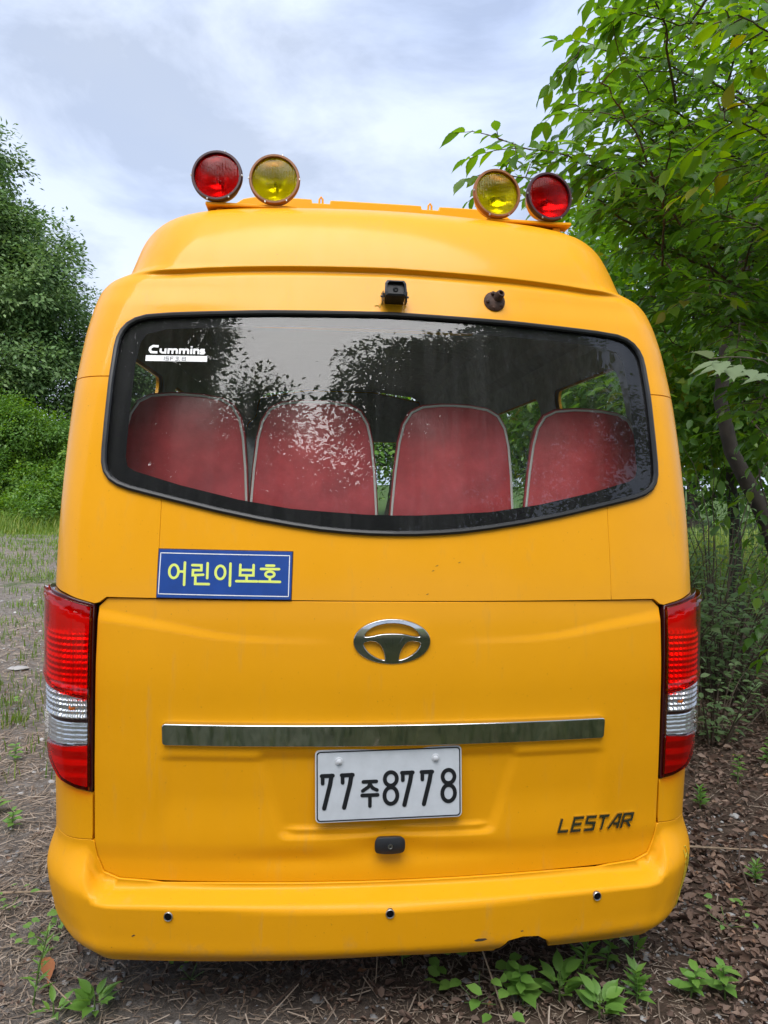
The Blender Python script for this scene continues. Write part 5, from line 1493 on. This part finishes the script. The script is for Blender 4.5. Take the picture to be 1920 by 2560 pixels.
def weed(label, x, y, form, n, ln, h, seed, wr=.5, tint=.5, name='weed', cat='weed'):
    rg = np.random.default_rng(seed)
    root = empty(name, (x, y, float(gz(x, y)))); tag(root, label, cat, 'weeds growing round the bus')
    if form == 'rosette':
        for k in range(n):
            a = k*2.4+rg.random()*.5; up = .35+.75*rg.random()
            D = np.array([math.cos(a), math.sin(a), up])
            q = np.array([math.cos(a), math.sin(a), 0])*.012+np.array([0, 0, .012+h*k/n])
            o = leafobj('near', .3+.4*rg.random(), wr, root, M['leaf_weed'])
            place_leaf(o, q+unit(D)*ln*.15, D, unit(np.array([-math.cos(a)*up, -math.sin(a)*up, 1.])+rg.normal(size=3)*.2), ln*(.7+.5*rg.random()))
        MB().tube([(0, 0, -.01), (0, 0, .02+h)], [.004, .002], 5).build('stem', M['stem'], root, True, fix=False)
    elif form == 'creep':
        for k in range(n):
            a = rg.random()*2*PI; r = .09*math.sqrt(rg.random())*(h/.06)
            q = np.array([math.cos(a)*r, math.sin(a)*r, .02+h*(.3+.6*rg.random())])
            o = leafobj('mid', .35+.4*rg.random(), wr, root, M['leaf_weed'])
            place_leaf(o, q, np.array([math.cos(a+rg.normal()*.7), math.sin(a+rg.normal()*.7), .15]), unit(np.array([0, -.15, 1.])+rg.normal(size=3)*.25), ln*(.7+.6*rg.random()))
        mb = MB()
        for k in range(5):
            a = k*1.3; mb.tube([(0, 0, 0), (.05*math.cos(a)*(h/.06), .05*math.sin(a)*(h/.06), h*.5)], .0016, 4, False)
        mb.build('stem', M['stem'], root, True, fix=False)
    else:                                   # upright
        lean = rg.normal(size=2)*.12*h
        MB().tube([(0, 0, -.01), (lean[0]*.4, lean[1]*.4, h*.5), (lean[0], lean[1], h)], [.0035, .0028, .0015], 5).build('stem', M['stem'], root, True, fix=False)
        for k in range(n):
            t = .2+.8*(k+.5)/n; a = k*2.4+rg.random()*.4
            up = .25 if form == 'upright' else .15+.9*t
            D = np.array([math.cos(a), math.sin(a), up])
            o = leafobj('mid' if form == 'upright' else 'far', .3+.4*rg.random(), wr, root, M['leaf_weed'])
            place_leaf(o, np.array([lean[0]*t, lean[1]*t, h*t]), D, unit(np.array([-D[0]*.3, -D[1]*.3, 1.])+rg.normal(size=3)*.2), ln*(.75+.5*rg.random())*(1.1-.4*t))
    return root
W = [
 ('broad leaved weed rosette at the bottom edge, left of the bumper', -.885, .09, 'rosette', 15, .062, .04, .5),
 ('small weed with upright pale leaves at the bottom left', -1.00, .075, 'rosette', 8, .052, .03, .42),
 ('tall thin weed stem with narrow leaves in the bottom left corner', -1.08, .12, 'spire', 22, .05, .26, .22),
 ('clover-like weed patch under the left bumper corner', -1.17, .42, 'creep', 24, .030, .08, .75),
 ('small weed between straw at the left edge by the bumper', -1.36, .62, 'creep', 9, .028, .05, .6),
 ('feathery weed just below the bumper on the left', -.735, .36, 'spire', 18, .04, .10, .24),
 ('low weed tucked below the bumper left of the sensor', -.86, .58, 'creep', 8, .028, .05, .6),
 ('small weed in the shade under the middle of the bumper', -.62, .22, 'creep', 7, .022, .05, .6),
 ('slender weed standing before the dark under the bus, middle', .08, .22, 'spire', 14, .03, .12, .32),
 ('round leaved weed cluster at the bottom, right of the middle', .30, .04, 'creep', 20, .040, .085, .7),
 ('weed with two rounded leaves below the exhaust notch', .27, .32, 'creep', 7, .042, .07, .7),
 ('leafy weed with several stems at the bottom below the notch', .44, .02, 'upright', 14, .060, .11, .62),
 ('big pointed leaf weed in the middle of the bottom right clump', .56, .03, 'rosette', 13, .070, .07, .55),
 ('star topped weed with narrow leaves at bottom right', .665, .10, 'spire', 20, .065, .16, .26),
 ('broad weed at the bottom edge beside the star topped weed', .66, -.045, 'rosette', 14, .062, .05, .62),
 ('small upright weed right of the star topped weed', .775, .16, 'upright', 9, .045, .10, .55),
 ('cut leaved weed at the bottom edge of the right clump', .80, -.01, 'spire', 26, .055, .09, .4),
 ('seedling with three oval leaves on bare soil at right', .90, .22, 'rosette', 5, .050, .03, .5),
 ('bushy weed in the bottom right corner, left part', .985, .01, 'upright', 11, .058, .09, .55),
 ('bushy weed in the bottom right corner, right part', 1.10, .00, 'upright', 12, .055, .11, .6),
 ('little two stemmed weed in the litter right of the bumper corner', 1.33, .36, 'creep', 9, .030, .08, .6),
 ('small weed at the edge of the dark soil patch', .78, .42, 'creep', 11, .032, .07, .6),
 ('spreading fern-like weed right of the bumper', 1.38, .80, 'spire', 26, .05, .09, .35),
 ('fern-like weed in the leaf litter by the right edge', 1.62, .62, 'spire', 22, .05, .09, .35),
 ('light green weed in the litter beside the corner panel', 1.75, 1.25, 'spire', 24, .055, .12, .36),
 ('weed in the litter below the shrubs, close to the bus', 1.62, 1.62, 'upright', 14, .05, .14, .5),
 ('upright weed at the right edge among brown leaves', 2.15, 1.55, 'upright', 16, .05, .16, .5),
 ('weed beside the shrubs at the right edge', 2.45, 1.75, 'upright', 18, .06, .18, .5),
 ('lone weed on brown leaves near the lower right edge', 1.75, .30, 'creep', 12, .035, .07, .6),
 ('green weed on the gravel beside the left corner panel', -1.62, 1.25, 'upright', 12, .05, .09, .5),
 ('larger weed at the left edge beside the corner panel', -1.80, 1.42, 'rosette', 10, .08, .04, .5),
 ('weed on straw left of the lower tail lamp', -1.95, 2.05, 'upright', 14, .05, .10, .5),
 ('yellow-green weed touching the left tail lamp outline', -1.92, 3.05, 'rosette', 9, .075, .06, .55),
 ('small weed on the gravel left of the tail lamp', -2.45, 3.0, 'creep', 12, .04, .08, .6),
]
for k, (lb, x, y, form, n, ln, h, wr) in enumerate(W):
    f = 1.1 if (.2 < x < 1.3 and y < .25) else 1.0
    weed(lb, x, y, form, int(n*f), ln*f, h*f, 200+k, wr)

# ------------------------------------------------------------------ single things on the ground
V, Fa, k = leaves('near', np.zeros((1, 3)), np.array([[.42, -.85, .05]]), np.array([[.25, -.1, 1.]]), [.125], [.05])
dl = mesh_obj('dry_leaf', V+[-1.11, .30, .035], Fa, leafmat('orange_dead_leaf', [(0, (.30, .105, .035)), (1, (.34, .13, .05))], .1, .7), attr=np.full(k, .6))
tag(dl, 'large orange-brown dry leaf below the left bumper corner', 'dry leaf')
blk = MB().box((0, 0, 0), (.10, .16, .09), bev=.012).build('concrete_block', M['concrete'])
blk.location = (.235, .40, .045); blk.rotation_euler = (.08, .05, .2)
tag(blk, 'grey concrete block on the ground under the bumper beside the exhaust notch', 'block')
def stick(label, pts, r, material='straw_stick'):
    o = MB().tube(np.array(pts), np.linspace(r, r*.6, len(pts)), 6).build('twig', M[material], None, True, fix=False)
    tag(o, label, 'twig', 'loose twigs on the ground')
M['straw_stick'] = simple('dry_stick', (.27, .20, .135), .8, nscale=40, namt=.35)
M['dark_stick'] = simple('dark_stick', (.085, .055, .04), .85, nscale=40, namt=.35)
stick('long yellowish twig rising below the exhaust notch', [(.36, -.03, .03), (.335, .06, .10), (.31, .16, .17), (.29, .22, .20)], .0035)
stick('pale dry stick lying at the left edge below the bumper corner', [(-1.62, .66, .02), (-1.45, .70, .025), (-1.22, .69, .03)], .006)
stick('curved grey stick on the straw left of the bumper', [(-1.32, .95, .02), (-1.22, 1.2, .03), (-1.25, 1.5, .03), (-1.4, 1.8, .02)], .005)
stick('thin upright dead stalk under the right half of the bumper', [(-.02, .12, .0), (-.015, .13, .09), (-.02, .135, .17)], .002)
stick('dark stick at the bottom edge in the middle', [(-.36, .03, .02), (-.28, .12, .03), (-.2, .24, .02)], .004, 'dark_stick')
stick('straight brown stick among leaves at the lower right', [(1.2, .9, .03), (1.5, .84, .035), (1.8, .80, .03)], .006)
stick('slanting stick in the litter right of the bumper', [(1.5, .45, .03), (1.6, .7, .04), (1.75, .92, .03)], .005, 'dark_stick')
stick('long thin stick crossing the litter below the shrubs', [(1.6, 2.25, .12), (2.0, 2.2, .16), (2.5, 2.1, .12)], .004)
stick('short grey stick on gravel left of the tail lamp', [(-2.3, 3.6, .02), (-2.05, 3.7, .03), (-1.9, 3.72, .02)], .006)
stick('bent twig on the gravel at the left edge', [(-2.6, 4.3, .02), (-2.45, 4.5, .04), (-2.2, 4.55, .03)], .006, 'dark_stick')
def stone(label, x, y, s, seed, col='pebble'):
    rg = np.random.default_rng(seed)
    V = oc*s*(.8+.4*rg.random((10, 1)))*np.array([1.2, .9, .28])
    o = mesh_obj('stone', V+[0, 0, s*.15], Fo, M['pebble'], attr=np.full(10, rg.random()))
    o.location = (x, y, float(gz(x, y))); o.rotation_euler = (0, 0, rg.random()*6)
    m = o.modifiers.new('round', 'SUBSURF'); m.levels = 1; m.render_levels = 1
    tag(o, label, 'stone', 'loose stones on the ground')
stone('flat pale stone on the gravel left of the clear lamp lens', -2.75, 4.0, .10, 1)
stone('second flat stone at the left edge of the gravel', -3.1, 3.75, .10, 2)
stone('dark grey stone in shade below the left bumper', -.60, .52, .035, 3)
stone('small stone left of the bumper corner', -1.45, .45, .022, 4)
stone('pale chip of stone at the bottom left', -.79, .12, .014, 5)
stone('bluish stone at the left edge on straw', -1.92, 1.75, .035, 6)
stone('small white stone on dark soil right of the bumper', 1.12, .52, .016, 7)
